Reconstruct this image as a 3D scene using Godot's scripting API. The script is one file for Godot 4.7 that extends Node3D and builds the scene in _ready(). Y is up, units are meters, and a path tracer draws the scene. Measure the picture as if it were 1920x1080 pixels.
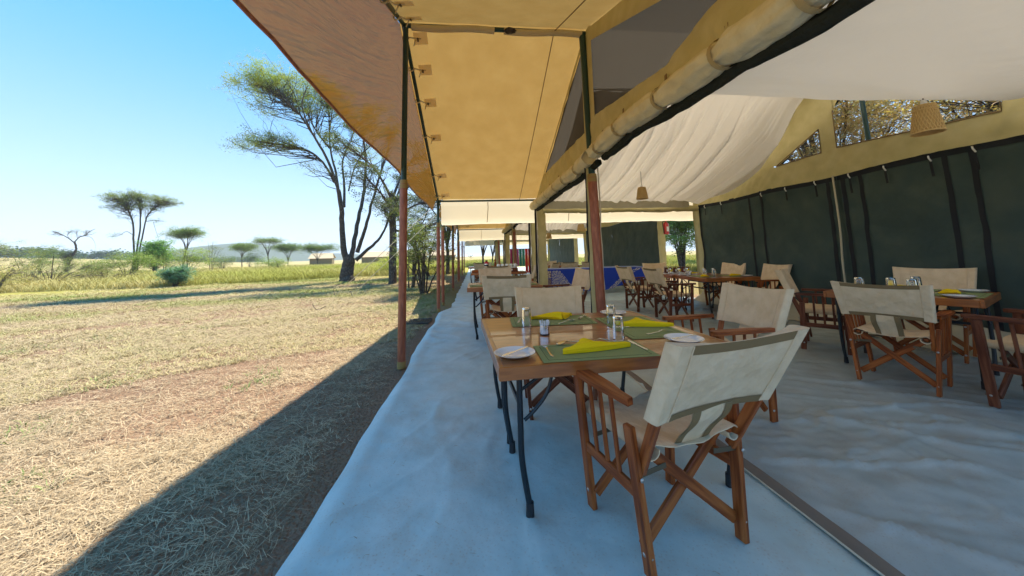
extends Node3D

const RIDGE_Z := -4.05
const XP := -0.84     # veranda pole line
const XF := 1.47      # front gable of the tent
const XB := 5.5       # back gable of the tent
var M := {}
var rng := RandomNumberGenerator.new()
var taken := {}
var kit := {}

func _ready() -> void:
	# camera: wide lens, a little to the right of the row, tilted up, lens shifted down
	var cam := Camera3D.new()
	cam.name = "camera"
	var yaw := deg_to_rad(6.2)
	var pitch := deg_to_rad(5.62)
	var roll := deg_to_rad(-1.5)
	var f0 := Vector3(sin(yaw), 0, -cos(yaw))
	var r0 := Vector3(cos(yaw), 0, sin(yaw))
	var f := f0 * cos(pitch) + Vector3.UP * sin(pitch)
	var u0 := Vector3.UP * cos(pitch) - f0 * sin(pitch)
	var rt := r0 * cos(roll) + u0 * sin(roll)
	var up := u0 * cos(roll) - r0 * sin(roll)
	cam.transform = Transform3D(Basis(rt, up, -f), Vector3(0, 1.22, 0))
	cam.set_frustum(2 * 0.05 * 540.0 / 640.0, Vector2(0, -0.05 * 125.0 / 640.0), 0.05, 4000.0)
	cam.current = true
	add_child(cam)
	# sky, sun, exposure
	var env := Environment.new()
	env.background_mode = Environment.BG_SKY
	var sky := ProceduralSkyMaterial.new()
	sky.sky_top_color = lin(0.01, 0.12, 0.29)
	sky.sky_horizon_color = lin(0.265, 0.31, 0.33)
	sky.sky_curve = 0.2
	sky.ground_bottom_color = lin(0.3, 0.24, 0.15)
	sky.ground_horizon_color = lin(0.55, 0.6, 0.55)
	sky.sun_angle_max = 1.0
	env.sky = Sky.new()
	env.sky.sky_material = sky
	env.tonemap_mode = Environment.TONE_MAPPER_LINEAR
	env.tonemap_exposure = 4.5
	env.sdfgi_enabled = true
	env.ssao_enabled = true
	env.ssil_enabled = true
	env.fog_enabled = true
	env.fog_density = 0.0005
	env.fog_light_color = lin(0.75, 0.85, 1.0)
	var we := WorldEnvironment.new()
	we.name = "world"
	we.environment = env
	add_child(we)
	var sun := DirectionalLight3D.new()
	sun.name = "sun"
	sun.light_energy = 0.75
	sun.light_color = Color(1.0, 0.95, 0.87)
	sun.light_angular_distance = 0.5
	sun.shadow_enabled = true
	add_child(sun)
	sun.look_at_from_position(Vector3.ZERO, Vector3(-0.2, -1.0, 0.505), Vector3.FORWARD)
	# fields of noise
	rng.seed = 20240611
	wrinkle.noise_type = FastNoiseLite.TYPE_SIMPLEX_SMOOTH
	wrinkle.frequency = 1.0
	wrinkle.fractal_octaves = 2
	wrinkle.seed = 3
	patchy.noise_type = FastNoiseLite.TYPE_SIMPLEX_SMOOTH
	patchy.frequency = 0.45
	patchy.fractal_octaves = 4
	patchy.seed = 12
	large.noise_type = FastNoiseLite.TYPE_SIMPLEX_SMOOTH
	large.frequency = 0.12
	large.fractal_octaves = 3
	large.seed = 8
	make_materials()
	make_ground()
	floors()
	tent(RIDGE_Z, "large open dining tent with ochre veranda roof in the foreground", true)
	tent(RIDGE_Z - 8.75, "second dining tent in the row, beyond the white gutter cloth", false)
	tent(RIDGE_Z - 17.5, "third dining tent in the row, farthest veranda roof", false)
	plants()
	grass()
	furnish()

# ------------------------------------------------------------------ mesh collector
class Shape:
	var v := PackedVector3Array()
	var uv := PackedVector2Array()
	var c := PackedColorArray()
	var idx := PackedInt32Array()
	var tint := Color(1, 1, 1)
	var colored := false
	func vert(p: Vector3, t := Vector2.ZERO) -> int:
		v.append(p); uv.append(t)
		if colored: c.append(tint)
		return v.size() - 1
	func quad(a: Vector3, b: Vector3, d: Vector3, e: Vector3) -> void:
		var i := vert(a, Vector2(0, 0)); vert(b, Vector2(1, 0)); vert(d, Vector2(1, 1)); vert(e, Vector2(0, 1))
		idx.append_array([i, i + 2, i + 1, i, i + 3, i + 2])
	func tri(a: Vector3, b: Vector3, d: Vector3) -> void:
		var i := vert(a); vert(b); vert(d)
		idx.append_array([i, i + 2, i + 1])
	func grid(rows: Array, closed := false) -> void:
		var start := v.size()
		var n: int = rows[0].size()
		for r in rows.size():
			for k in n:
				vert(rows[r][k], Vector2(float(k) / max(1, n - 1), float(r) / max(1, rows.size() - 1)))
		for r in rows.size() - 1:
			for k in (n if closed else n - 1):
				var a := start + r * n + k
				var b := start + r * n + (k + 1) % n
				idx.append_array([a, b + n, b, a, a + n, b + n])
	func fan(ring: Array, flip := false) -> void:
		var i := v.size()
		var m := Vector3.ZERO
		for p in ring: m += p
		vert(m / ring.size())
		for p in ring: vert(p)
		for k in ring.size():
			var a := i + 1 + k
			var b := i + 1 + (k + 1) % ring.size()
			idx.append_array([i, b, a] if not flip else [i, a, b])
	# box with chamfered edges
	func box(t: Transform3D, s: Vector3, bev := 0.003) -> void:
		var h := s / 2
		var b := minf(bev, minf(h.x, minf(h.y, h.z)) * 0.6)
		var q := {}
		for sx in [-1, 1]:
			for sy in [-1, 1]:
				for sz in [-1, 1]:
					var o := Vector3(sx, sy, sz)
					q[[sx, sy, sz, 0]] = t * (o * Vector3(h.x, h.y - b, h.z - b))
					q[[sx, sy, sz, 1]] = t * (o * Vector3(h.x - b, h.y, h.z - b))
					q[[sx, sy, sz, 2]] = t * (o * Vector3(h.x - b, h.y - b, h.z))
		var mid := t.origin
		for s2 in [-1, 1]:
			_face(mid, q[[s2, -1, -1, 0]], q[[s2, 1, -1, 0]], q[[s2, 1, 1, 0]], q[[s2, -1, 1, 0]])
			_face(mid, q[[-1, s2, -1, 1]], q[[1, s2, -1, 1]], q[[1, s2, 1, 1]], q[[-1, s2, 1, 1]])
			_face(mid, q[[-1, -1, s2, 2]], q[[1, -1, s2, 2]], q[[1, 1, s2, 2]], q[[-1, 1, s2, 2]])
			for s3 in [-1, 1]:
				_face(mid, q[[s2, s3, -1, 0]], q[[s2, s3, 1, 0]], q[[s2, s3, 1, 1]], q[[s2, s3, -1, 1]])
				_face(mid, q[[s2, -1, s3, 0]], q[[s2, 1, s3, 0]], q[[s2, 1, s3, 2]], q[[s2, -1, s3, 2]])
				_face(mid, q[[-1, s2, s3, 1]], q[[1, s2, s3, 1]], q[[1, s2, s3, 2]], q[[-1, s2, s3, 2]])
				for s4 in [-1, 1]:
					var a: Vector3 = q[[s2, s3, s4, 0]]
					var d: Vector3 = q[[s2, s3, s4, 1]]
					var e: Vector3 = q[[s2, s3, s4, 2]]
					if (d - a).cross(e - a).dot(a - mid) > 0: tri(a, d, e)
					else: tri(a, e, d)
	func _face(mid: Vector3, a: Vector3, b: Vector3, d: Vector3, e: Vector3) -> void:
		if (b - a).cross(d - a).dot(a + d - mid * 2) > 0: quad(a, b, d, e)
		else: quad(a, e, d, b)
	func tube(path: Array, radii, sides := 8, caps := true) -> void:
		var rows := []
		var up := Vector3.UP
		var d0: Vector3 = (path[1] - path[0]).normalized()
		if absf(d0.dot(up)) > 0.9: up = Vector3.RIGHT
		var side := d0.cross(up).normalized()
		for i in path.size():
			var d: Vector3 = (path[mini(i + 1, path.size() - 1)] - path[maxi(i - 1, 0)]).normalized()
			side = (side - d * side.dot(d)).normalized()
			var w := d.cross(side)
			var r: float = radii[i] if radii is Array else radii
			var ring := []
			for k in sides:
				var a := TAU * k / sides
				ring.append(path[i] + (side * cos(a) + w * sin(a)) * r)
			rows.append(ring)
		grid(rows, true)
		if caps:
			fan(rows[0], true); fan(rows[-1])
	func lathe(t: Transform3D, prof: Array, seg := 20) -> void:
		var rows := []
		for p in prof:
			var ring := []
			for k in seg:
				var a := TAU * k / seg
				ring.append(t * Vector3(cos(a) * p.x, p.y, sin(a) * p.x))
			rows.append(ring)
		grid(rows, true)
	# flat outline (x, z) pushed up from y0 to y1
	func slab(t: Transform3D, poly: Array, y0: float, y1: float) -> void:
		var flat := PackedVector2Array(poly)
		if Geometry2D.is_polygon_clockwise(flat): flat.reverse()
		var tris := Geometry2D.triangulate_polygon(flat)
		for k in range(0, tris.size(), 3):
			var a := flat[tris[k]]; var b := flat[tris[k + 1]]; var d := flat[tris[k + 2]]
			if (b - a).cross(d - a) < 0: var x := b; b = d; d = x
			tri(t * Vector3(a.x, y1, a.y), t * Vector3(d.x, y1, d.y), t * Vector3(b.x, y1, b.y))
			tri(t * Vector3(a.x, y0, a.y), t * Vector3(b.x, y0, b.y), t * Vector3(d.x, y0, d.y))
		for k in flat.size():
			var a := flat[k]; var b := flat[(k + 1) % flat.size()]
			quad(t * Vector3(a.x, y0, a.y), t * Vector3(a.x, y1, a.y), t * Vector3(b.x, y1, b.y), t * Vector3(b.x, y0, b.y))
	func done() -> ArrayMesh:
		var n := PackedVector3Array()
		n.resize(v.size())
		for i in range(0, idx.size(), 3):
			var a := v[idx[i]]; var b := v[idx[i + 1]]; var d := v[idx[i + 2]]
			var f := (d - a).cross(b - a)
			n[idx[i]] += f; n[idx[i + 1]] += f; n[idx[i + 2]] += f
		for i in n.size():
			n[i] = n[i].normalized() if n[i].length_squared() > 1e-20 else Vector3.UP
		var arr := []
		arr.resize(Mesh.ARRAY_MAX)
		arr[Mesh.ARRAY_VERTEX] = v; arr[Mesh.ARRAY_NORMAL] = n; arr[Mesh.ARRAY_TEX_UV] = uv; arr[Mesh.ARRAY_INDEX] = idx
		if colored: arr[Mesh.ARRAY_COLOR] = c
		var m := ArrayMesh.new()
		m.add_surface_from_arrays(Mesh.PRIMITIVE_TRIANGLES, arr)
		return m

# ------------------------------------------------------------------ nodes
func numbered(called: String) -> String:
	taken[called] = taken.get(called, -1) + 1
	return called if taken[called] == 0 else "%s_%03d" % [called, taken[called]]

func tag(o: Node3D, label: String, category := "", group := "", kind := "") -> Node3D:
	if label: o.set_meta("label", label)
	if category: o.set_meta("category", category)
	if group: o.set_meta("group", group)
	if kind: o.set_meta("kind", kind)
	return o

func thing(called: String, label: String, category: String, at := Vector3.ZERO, turn := 0.0, group := "") -> Node3D:
	var o := Node3D.new()
	o.name = numbered(called)
	add_child(o)
	o.position = at
	o.rotation.y = turn
	return tag(o, label, category, group)

func part(called: String, mesh: Mesh, m: Material, parent: Node3D, t := Transform3D.IDENTITY) -> MeshInstance3D:
	var o := MeshInstance3D.new()
	o.name = called if parent != self else numbered(called)
	o.mesh = mesh
	o.material_override = m
	o.transform = t
	parent.add_child(o, true)
	return o

func again(proto: Node3D, label: String, at: Vector3, turn := 0.0, group := "") -> Node3D:
	var o: Node3D = proto.duplicate()
	o.name = numbered(String(proto.name).rstrip("_0123456789"))
	add_child(o)
	o.position = at
	o.rotation.y = turn
	o.set_meta("label", label)
	if group: o.set_meta("group", group)
	return o

# transform whose Y axis runs from a to b (origin in the middle), x kept near the hint
func along(a: Vector3, b: Vector3, hint := Vector3.RIGHT) -> Transform3D:
	var y := (b - a).normalized()
	var x := hint - y * hint.dot(y)
	if x.length() < 0.01: x = Vector3.BACK - y * y.z
	x = x.normalized()
	return Transform3D(Basis(x, y, x.cross(y)), (a + b) / 2)

# a straight bar as a part whose own Y is its length (so that wood grain follows it)
func bar(called: String, a: Vector3, b: Vector3, w: float, d: float, m: Material, parent: Node3D, hint := Vector3.RIGHT, bev := 0.004) -> MeshInstance3D:
	var l := snappedf(a.distance_to(b), 0.001)
	var key := "bar%.3f/%.3f/%.3f/%.4f" % [l, w, d, bev]
	if not kit.has(key):
		var s := Shape.new()
		s.box(Transform3D.IDENTITY, Vector3(w, l, d), bev)
		kit[key] = s.done()
	return part(called, kit[key], m, parent, along(a, b, hint))

func rod(called: String, path: Array, r, m: Material, parent: Node3D, sides := 10) -> MeshInstance3D:
	var s := Shape.new()
	s.tube(path, r, sides)
	return part(called, s.done(), m, parent)

func curve(points: Array, step := 6) -> Array:
	var out := []
	for i in points.size() - 1:
		var a: Vector3 = points[maxi(i - 1, 0)]
		var b: Vector3 = points[i]
		var c: Vector3 = points[i + 1]
		var d: Vector3 = points[mini(i + 2, points.size() - 1)]
		for k in step:
			out.append(b.cubic_interpolate(c, a, d, float(k) / step))
	out.append(points[-1])
	return out

# ------------------------------------------------------------------ textures and materials
func noise(freq: float, kind := FastNoiseLite.TYPE_SIMPLEX_SMOOTH, octaves := 4, sd := 1, fract := FastNoiseLite.FRACTAL_FBM) -> FastNoiseLite:
	var n := FastNoiseLite.new()
	n.noise_type = kind
	n.frequency = freq
	n.fractal_octaves = octaves
	n.fractal_type = fract
	n.seed = sd
	return n

func tex(n: FastNoiseLite, stops: Array = [], size := 512) -> Texture2D:
	var im := n.get_seamless_image(size, size)
	if stops:
		var out := Image.create(size, size, false, Image.FORMAT_RGB8)
		var table := []
		for k in 256:
			var t := k / 255.0
			var j := 0
			while j < stops.size() - 2 and t > stops[j + 1][0]: j += 1
			var f := clampf((t - stops[j][0]) / (stops[j + 1][0] - stops[j][0]), 0, 1)
			table.append(Color(stops[j][1]).lerp(stops[j + 1][1], f).linear_to_srgb())
		im.convert(Image.FORMAT_L8)
		var src := im.get_data()
		var dst := PackedByteArray()
		dst.resize(size * size * 3)
		var bytes := PackedByteArray()
		for k in 256:
			bytes.append_array([table[k].r8, table[k].g8, table[k].b8])
		for k in src.size():
			var b := src[k] * 3
			dst[k * 3] = bytes[b]; dst[k * 3 + 1] = bytes[b + 1]; dst[k * 3 + 2] = bytes[b + 2]
		im = Image.create_from_data(size, size, false, Image.FORMAT_RGB8, dst)
	return ImageTexture.create_from_image(im)

func lin(r: float, g: float, b: float, a := 1.0) -> Color:
	var c := Color(r, g, b).linear_to_srgb()
	c.a = a
	return c

func mat(c: Color, rough := 0.7, o := {}) -> StandardMaterial3D:
	var m := StandardMaterial3D.new()
	m.albedo_color = c
	m.roughness = rough
	m.metallic = o.get("metal", 0.0)
	m.metallic_specular = o.get("spec", 0.5)
	if o.has("tex"): m.albedo_texture = o.tex
	if o.has("bump"):
		m.heightmap_enabled = true
		m.heightmap_texture = o.bump
		m.heightmap_scale = o.get("relief", 0.2)
	if o.has("scale"):
		m.uv1_triplanar = true
		m.uv1_world_triplanar = o.get("world", false)
		m.uv1_scale = o.scale
		m.uv1_triplanar_sharpness = 4.0
		m.uv1_offset = o.get("offset", Vector3.ZERO)
	if o.has("back"):
		m.backlight_enabled = true
		m.backlight = o.back
	if o.has("coat"):
		m.clearcoat_enabled = true
		m.clearcoat = o.coat
		m.clearcoat_roughness = o.get("coat_rough", 0.1)
	if o.has("sheen"):
		m.rim_enabled = true
		m.rim = o.sheen
		m.rim_tint = 0.6
	if o.get("vc", false): m.vertex_color_use_as_albedo = true
	if c.a < 1.0:
		m.transparency = BaseMaterial3D.TRANSPARENCY_ALPHA
	m.cull_mode = BaseMaterial3D.CULL_DISABLED
	return m

func make_materials() -> void:
	var W := Color.WHITE
	# wood: long streaks along the Y axis of each piece
	var streak := noise(0.02, FastNoiseLite.TYPE_SIMPLEX_SMOOTH, 5, 7)
	var wood_t := tex(streak, [[0.0, Color(0.11, 0.022, 0.005)], [0.35, Color(0.21, 0.05, 0.011)], [0.55, Color(0.31, 0.083, 0.019)], [0.8, Color(0.38, 0.115, 0.028)], [1.0, Color(0.46, 0.165, 0.045)]])
	var dark_t := tex(streak, [[0.0, Color(0.055, 0.014, 0.007)], [0.4, Color(0.12, 0.035, 0.016)], [0.6, Color(0.17, 0.055, 0.026)], [1.0, Color(0.26, 0.1, 0.05)]])
	var top_t := tex(streak, [[0.0, Color(0.2, 0.075, 0.02)], [0.4, Color(0.31, 0.125, 0.036)], [0.6, Color(0.37, 0.155, 0.046)], [1.0, Color(0.46, 0.21, 0.07)]])
	var bump_w := tex(noise(0.03, FastNoiseLite.TYPE_SIMPLEX, 4, 9))
	for k in 3:
		M["wood%d" % k] = mat(W, 0.42, {"tex": wood_t, "scale": Vector3(2.6, 0.22, 2.6), "offset": Vector3(k * 0.37, k * 0.21, k * 0.53), "bump": bump_w, "relief": 0.02, "spec": 0.35})
		M["dark%d" % k] = mat(W, 0.45, {"tex": dark_t, "scale": Vector3(2.6, 0.22, 2.6), "offset": Vector3(k * 0.31, k * 0.27, k * 0.43), "bump": bump_w, "relief": 0.02, "spec": 0.35})
	M.table_top = mat(Color(1.0, 0.88, 0.66), 0.32, {"tex": top_t, "scale": Vector3(0.28, 1.4, 1.5), "coat": 0.6, "coat_rough": 0.05})
	M.table_edge = mat(Color(1, 0.88, 0.7), 0.35, {"tex": top_t, "scale": Vector3(2.2, 0.3, 2.2), "coat": 0.5, "coat_rough": 0.15})
	# cloth
	var weave := tex(noise(0.35, FastNoiseLite.TYPE_CELLULAR, 1, 3), [], 256)
	var blotch := noise(0.012, FastNoiseLite.TYPE_SIMPLEX_SMOOTH, 5, 21)
	var fold := tex(noise(0.014, FastNoiseLite.TYPE_SIMPLEX_SMOOTH, 4, 31))
	var canvas_t := tex(blotch, [[0.0, Color(0.64, 0.485, 0.305)], [0.5, Color(0.72, 0.555, 0.365)], [1.0, Color(0.77, 0.61, 0.42)]])
	M.canvas = mat(W, 0.9, {"tex": canvas_t, "scale": Vector3(1.3, 1.3, 1.3), "bump": fold, "relief": 0.9, "sheen": 0.15, "spec": 0.2})
	M.canvas2 = mat(Color(1.0, 0.98, 0.95), 0.9, {"tex": canvas_t, "scale": Vector3(1.3, 1.3, 1.3), "offset": Vector3(0.4, 0.2, 0.7), "bump": fold, "relief": 0.5, "sheen": 0.15, "spec": 0.2})
	M.strap = mat(lin(0.44, 0.34, 0.17), 0.85, {"bump": weave, "relief": 0.06, "scale": Vector3(9, 9, 9), "spec": 0.2})
	M.webbing = mat(lin(0.235, 0.165, 0.085), 0.9, {"bump": weave, "relief": 0.06, "scale": Vector3(9, 9, 9), "spec": 0.2})
	var ochre_t := tex(blotch, [[0.0, Color(0.415, 0.265, 0.085)], [0.5, Color(0.445, 0.288, 0.096)], [1.0, Color(0.475, 0.315, 0.11)]])
	M.roof = mat(W, 0.85, {"tex": ochre_t, "scale": Vector3(0.35, 0.35, 0.35), "world": true, "back": Color(0.76, 0.74, 0.7), "bump": fold, "relief": 2.2, "spec": 0.2})
	var tan_t := tex(blotch, [[0.0, Color(0.47, 0.41, 0.2)], [0.5, Color(0.53, 0.465, 0.24)], [1.0, Color(0.58, 0.51, 0.28)]])
	M.tan = mat(W, 0.88, {"tex": tan_t, "scale": Vector3(0.5, 0.5, 0.5), "world": true, "back": Color(0.34, 0.31, 0.22), "bump": fold, "relief": 0.6, "spec": 0.2})
	M.tan_roll = mat(Color(1.0, 1.0, 1.0), 0.88, {"tex": tex(blotch, [[0.0, Color(0.6, 0.52, 0.32)], [0.5, Color(0.68, 0.595, 0.38)], [1.0, Color(0.74, 0.66, 0.44)]]), "scale": Vector3(0.9, 0.9, 0.9), "world": true, "bump": fold, "relief": 0.8, "spec": 0.2})
	M.mesh_net = mat(lin(0.06, 0.053, 0.043, 0.96), 0.9, {"spec": 0.2})
	M.dark_roll = mat(lin(0.028, 0.032, 0.026), 0.85, {"bump": fold, "relief": 0.8, "scale": Vector3(2, 2, 2), "spec": 0.25})
	var green_t := tex(noise(0.01, FastNoiseLite.TYPE_SIMPLEX_SMOOTH, 5, 77), [[0.0, Color(0.036, 0.06, 0.062)], [0.5, Color(0.048, 0.075, 0.071)], [1.0, Color(0.07, 0.094, 0.08)]])
	M.green_wall = mat(W, 0.62, {"tex": green_t, "scale": Vector3(0.3, 0.3, 0.3), "world": true, "bump": fold, "relief": 1.2, "back": Color(0.05, 0.06, 0.03), "spec": 0.3})
	M.binding = mat(lin(0.009, 0.012, 0.018), 0.85)
	M.inner_roof = mat(lin(0.8, 0.75, 0.66), 0.9, {"back": Color(1.0, 0.94, 0.84), "spec": 0.2})
	M.liner = mat(lin(0.8, 0.79, 0.76), 0.95, {"back": Color(0.74, 0.72, 0.69), "spec": 0.1, "bump": fold, "relief": 0.4, "scale": Vector3(0.6, 0.6, 0.6), "world": true})
	M.hem = mat(lin(0.46, 0.43, 0.33), 0.95, {"back": Color(0.15, 0.15, 0.12), "spec": 0.1})
	M.white_cloth = mat(lin(0.72, 0.66, 0.54), 0.8, {"back": Color(0.8, 0.76, 0.66), "spec": 0.2, "bump": fold, "relief": 0.4, "scale": Vector3(0.6, 0.6, 0.6), "world": true})
	M.cream = mat(lin(0.5, 0.46, 0.34), 0.85, {"bump": fold, "relief": 0.8, "scale": Vector3(1, 1, 1), "world": true})
	var crease := Image.create(1024, 512, false, Image.FORMAT_L8)
	var cn := noise(1.0, FastNoiseLite.TYPE_SIMPLEX_SMOOTH, 3, 5, FastNoiseLite.FRACTAL_RIDGED)
	for y in 512:
		for x in 1024:
			var a := x * 0.6 + y * 0.8
			var b := x * 0.8 - y * 0.6
			crease.set_pixel(x, y, Color.WHITE * clampf(0.5 + 0.5 * cn.get_noise_2d(a * 0.004, b * 0.03 + 2.0 * sin(a * 0.006)), 0, 1))
	M.brown_film = mat(lin(0.48, 0.32, 0.12, 0.95), 0.7, {"spec": 0.15, "back": Color(0.85, 0.55, 0.2), "bump": ImageTexture.create_from_image(crease), "relief": 9.0})
	M.patch = mat(lin(0.9, 0.8, 0.54), 0.9, {"back": Color(0.9, 0.8, 0.54)})
	# painted steel
	M.pole_green = mat(lin(0.012, 0.052, 0.05), 0.38, {"bump": fold, "relief": 0.1, "scale": Vector3(4, 4, 4)})
	var rust_t := tex(noise(0.02, FastNoiseLite.TYPE_SIMPLEX_SMOOTH, 5, 15), [[0.0, Color(0.2, 0.052, 0.024)], [0.5, Color(0.31, 0.09, 0.042)], [0.75, Color(0.38, 0.125, 0.06)], [1.0, Color(0.46, 0.2, 0.11)]])
	M.pole_red = mat(W, 0.42, {"tex": rust_t, "scale": Vector3(2.5, 0.5, 2.5)})
	M.pole_band = mat(lin(0.3, 0.2, 0.06), 0.6)
	M.leg_steel = mat(lin(0.018, 0.025, 0.032), 0.32, {"metal": 0.3})
	M.rubber = mat(lin(0.015, 0.017, 0.02), 0.8)
	M.bolt = mat(lin(0.4, 0.39, 0.37), 0.35, {"metal": 0.9})
	M.bracket = mat(lin(0.14, 0.11, 0.07), 0.5, {"metal": 0.6})
	# table ware
	M.china = mat(lin(0.78, 0.79, 0.8), 0.12, {"coat": 0.6})
	M.chrome = mat(lin(0.72, 0.73, 0.76), 0.2, {"metal": 1.0})
	M.glass = mat(lin(0.95, 0.98, 0.97, 0.0), 0.02)
	M.glass.refraction_enabled = true
	M.glass.refraction_scale = 0.05
	M.napkin = mat(lin(0.86, 0.6, 0.012), 0.9, {"bump": weave, "relief": 0.03, "scale": Vector3(6, 6, 6), "sheen": 0.2, "spec": 0.15})
	M.placemat = mat(lin(0.25, 0.3, 0.115), 0.75, {"bump": weave, "relief": 0.06, "scale": Vector3(7, 7, 7)})
	M.mat_line = mat(lin(0.07, 0.1, 0.03), 0.8)
	M.paper = mat(lin(0.75, 0.75, 0.77), 0.8)
	M.wicker = mat(lin(0.66, 0.45, 0.18), 0.75, {"back": Color(0.25, 0.18, 0.08)})
	M.wicker_in = mat(lin(0.56, 0.37, 0.14), 0.85, {"back": Color(0.3, 0.2, 0.09)})
	M.white_plastic = mat(lin(0.7, 0.7, 0.68), 0.4)
	M.black_plastic = mat(lin(0.015, 0.015, 0.016), 0.5)
	M.red_paint = mat(lin(0.5, 0.015, 0.015), 0.3, {"coat": 0.4})
	M.cord = mat(lin(0.6, 0.54, 0.42), 0.9)
	# floor sheets
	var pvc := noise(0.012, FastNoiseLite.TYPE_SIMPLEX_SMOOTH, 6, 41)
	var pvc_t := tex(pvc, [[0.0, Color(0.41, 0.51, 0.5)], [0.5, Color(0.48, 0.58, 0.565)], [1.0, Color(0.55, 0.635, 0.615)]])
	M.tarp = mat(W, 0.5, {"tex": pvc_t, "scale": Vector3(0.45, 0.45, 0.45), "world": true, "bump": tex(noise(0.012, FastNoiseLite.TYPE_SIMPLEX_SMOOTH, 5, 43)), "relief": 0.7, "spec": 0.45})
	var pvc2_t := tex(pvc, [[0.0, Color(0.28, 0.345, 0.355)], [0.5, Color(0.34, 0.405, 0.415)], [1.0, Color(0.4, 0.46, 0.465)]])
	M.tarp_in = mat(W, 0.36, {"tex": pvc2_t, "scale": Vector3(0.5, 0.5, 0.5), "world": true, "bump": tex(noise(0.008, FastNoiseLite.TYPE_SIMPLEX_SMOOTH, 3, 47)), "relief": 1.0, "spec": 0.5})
	M.strip_brown = mat(lin(0.2, 0.155, 0.12), 0.8, {"bump": weave, "relief": 0.1, "scale": Vector3(6, 6, 6)})
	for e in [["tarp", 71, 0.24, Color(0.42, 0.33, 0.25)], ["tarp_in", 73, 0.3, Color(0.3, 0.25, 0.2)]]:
		var coarse := noise(0.012, FastNoiseLite.TYPE_SIMPLEX_SMOOTH, 5, e[1]).get_seamless_image(512, 512)
		var grit := noise(0.25, FastNoiseLite.TYPE_SIMPLEX, 2, e[1] + 1).get_seamless_image(512, 512)
		var im := Image.create(512, 512, false, Image.FORMAT_RGBA8)
		for y in 512:
			for x in 512:
				var a: float = smoothstep(0.42, 0.85, coarse.get_pixel(x, y).r) * (0.45 + 0.9 * grit.get_pixel(x, y).r) * e[2] + 0.55 * smoothstep(0.8, 0.93, grit.get_pixel(x, y).r)
				im.set_pixel(x, y, Color(e[3].r, e[3].g, e[3].b, clampf(a, 0, 0.8)).linear_to_srgb())
		M[e[0]].detail_enabled = true
		M[e[0]].detail_blend_mode = BaseMaterial3D.BLEND_MODE_MIX
		M[e[0]].detail_albedo = ImageTexture.create_from_image(im)
	# outdoors
	var soil_t := tex(noise(0.035, FastNoiseLite.TYPE_SIMPLEX_SMOOTH, 6, 51), [[0.0, Color(0.62, 0.6, 0.58)], [0.5, Color(0.86, 0.86, 0.86)], [1.0, Color(1, 1, 1)]], 1024)
	M.ground = mat(W, 0.95, {"tex": soil_t, "scale": Vector3(0.55, 0.55, 0.55), "world": true, "bump": tex(noise(0.05, FastNoiseLite.TYPE_SIMPLEX_SMOOTH, 6, 53), [], 1024), "relief": 2.5, "vc": true, "spec": 0.15})
	M.blade = mat(W, 0.85, {"vc": true, "back": Color(0.25, 0.25, 0.2), "spec": 0.2})
	M.straw = mat(W, 0.8, {"vc": true, "spec": 0.25})
	M.leaf = mat(W, 0.65, {"vc": true, "back": Color(0.75, 0.85, 0.5), "spec": 0.3})
	var bark_t := tex(noise(0.03, FastNoiseLite.TYPE_SIMPLEX_SMOOTH, 5, 61), [[0.0, Color(0.045, 0.035, 0.03)], [0.5, Color(0.1, 0.08, 0.066)], [0.7, Color(0.15, 0.125, 0.1)], [1.0, Color(0.28, 0.25, 0.21)]])
	M.bark = mat(W, 0.95, {"tex": bark_t, "scale": Vector3(0.9, 0.4, 0.9), "bump": bump_w, "relief": 3.0, "spec": 0.15})
	M.hill = mat(lin(0.1, 0.13, 0.07), 0.95, {"tex": soil_t, "scale": Vector3(0.01, 0.01, 0.01), "world": true})
	M.hut_roof = mat(lin(0.5, 0.39, 0.24), 0.9)
	M.hut_wall = mat(lin(0.2, 0.16, 0.08), 0.9)

# ------------------------------------------------------------------ the tents
func roofh(z: float, zr: float) -> float:
	return 4.1 - 0.403 * absf(z - zr)

# sheet of cloth: f(u, v) gives points
func sheet(nu: int, nv: int, f: Callable) -> ArrayMesh:
	var rows := []
	for j in nv + 1:
		var row := []
		for i in nu + 1:
			row.append(f.call(float(i) / nu, float(j) / nv))
		rows.append(row)
	var s := Shape.new()
	s.grid(rows)
	return s.done()

var wrinkle := FastNoiseLite.new()

func wr(x: float, y: float, k := 0.0) -> float:
	return wrinkle.get_noise_3d(x, y, k)

# piecewise line through [x, y] pairs
func line(pts: Array, x: float) -> float:
	for i in pts.size() - 1:
		if x <= pts[i + 1][0] or i == pts.size() - 2:
			var t: float = clampf((x - pts[i][0]) / (pts[i + 1][0] - pts[i][0]), 0, 1)
			return lerpf(pts[i][1], pts[i + 1][1], t)
	return pts[-1][1]

func pole(parent: Node3D, base: Vector3, top: Vector3, joint: float, r := 0.045) -> void:
	var d := (top - base).normalized()
	var j := base + d * joint
	var p: MeshInstance3D = rod("pole", [base + d * 0.06, j], r, M.pole_red, parent, 16)
	rod("foot_band", [base, base + d * 0.075], r + 0.003, M.pole_band, p, 16)
	rod("joint_band", [j - d * 0.055, j + d * 0.045], [r + 0.002, r - 0.002], M.pole_band, p, 16)
	rod("upper_pole", [j, top], r * 0.72, M.pole_green, p, 14)

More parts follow.
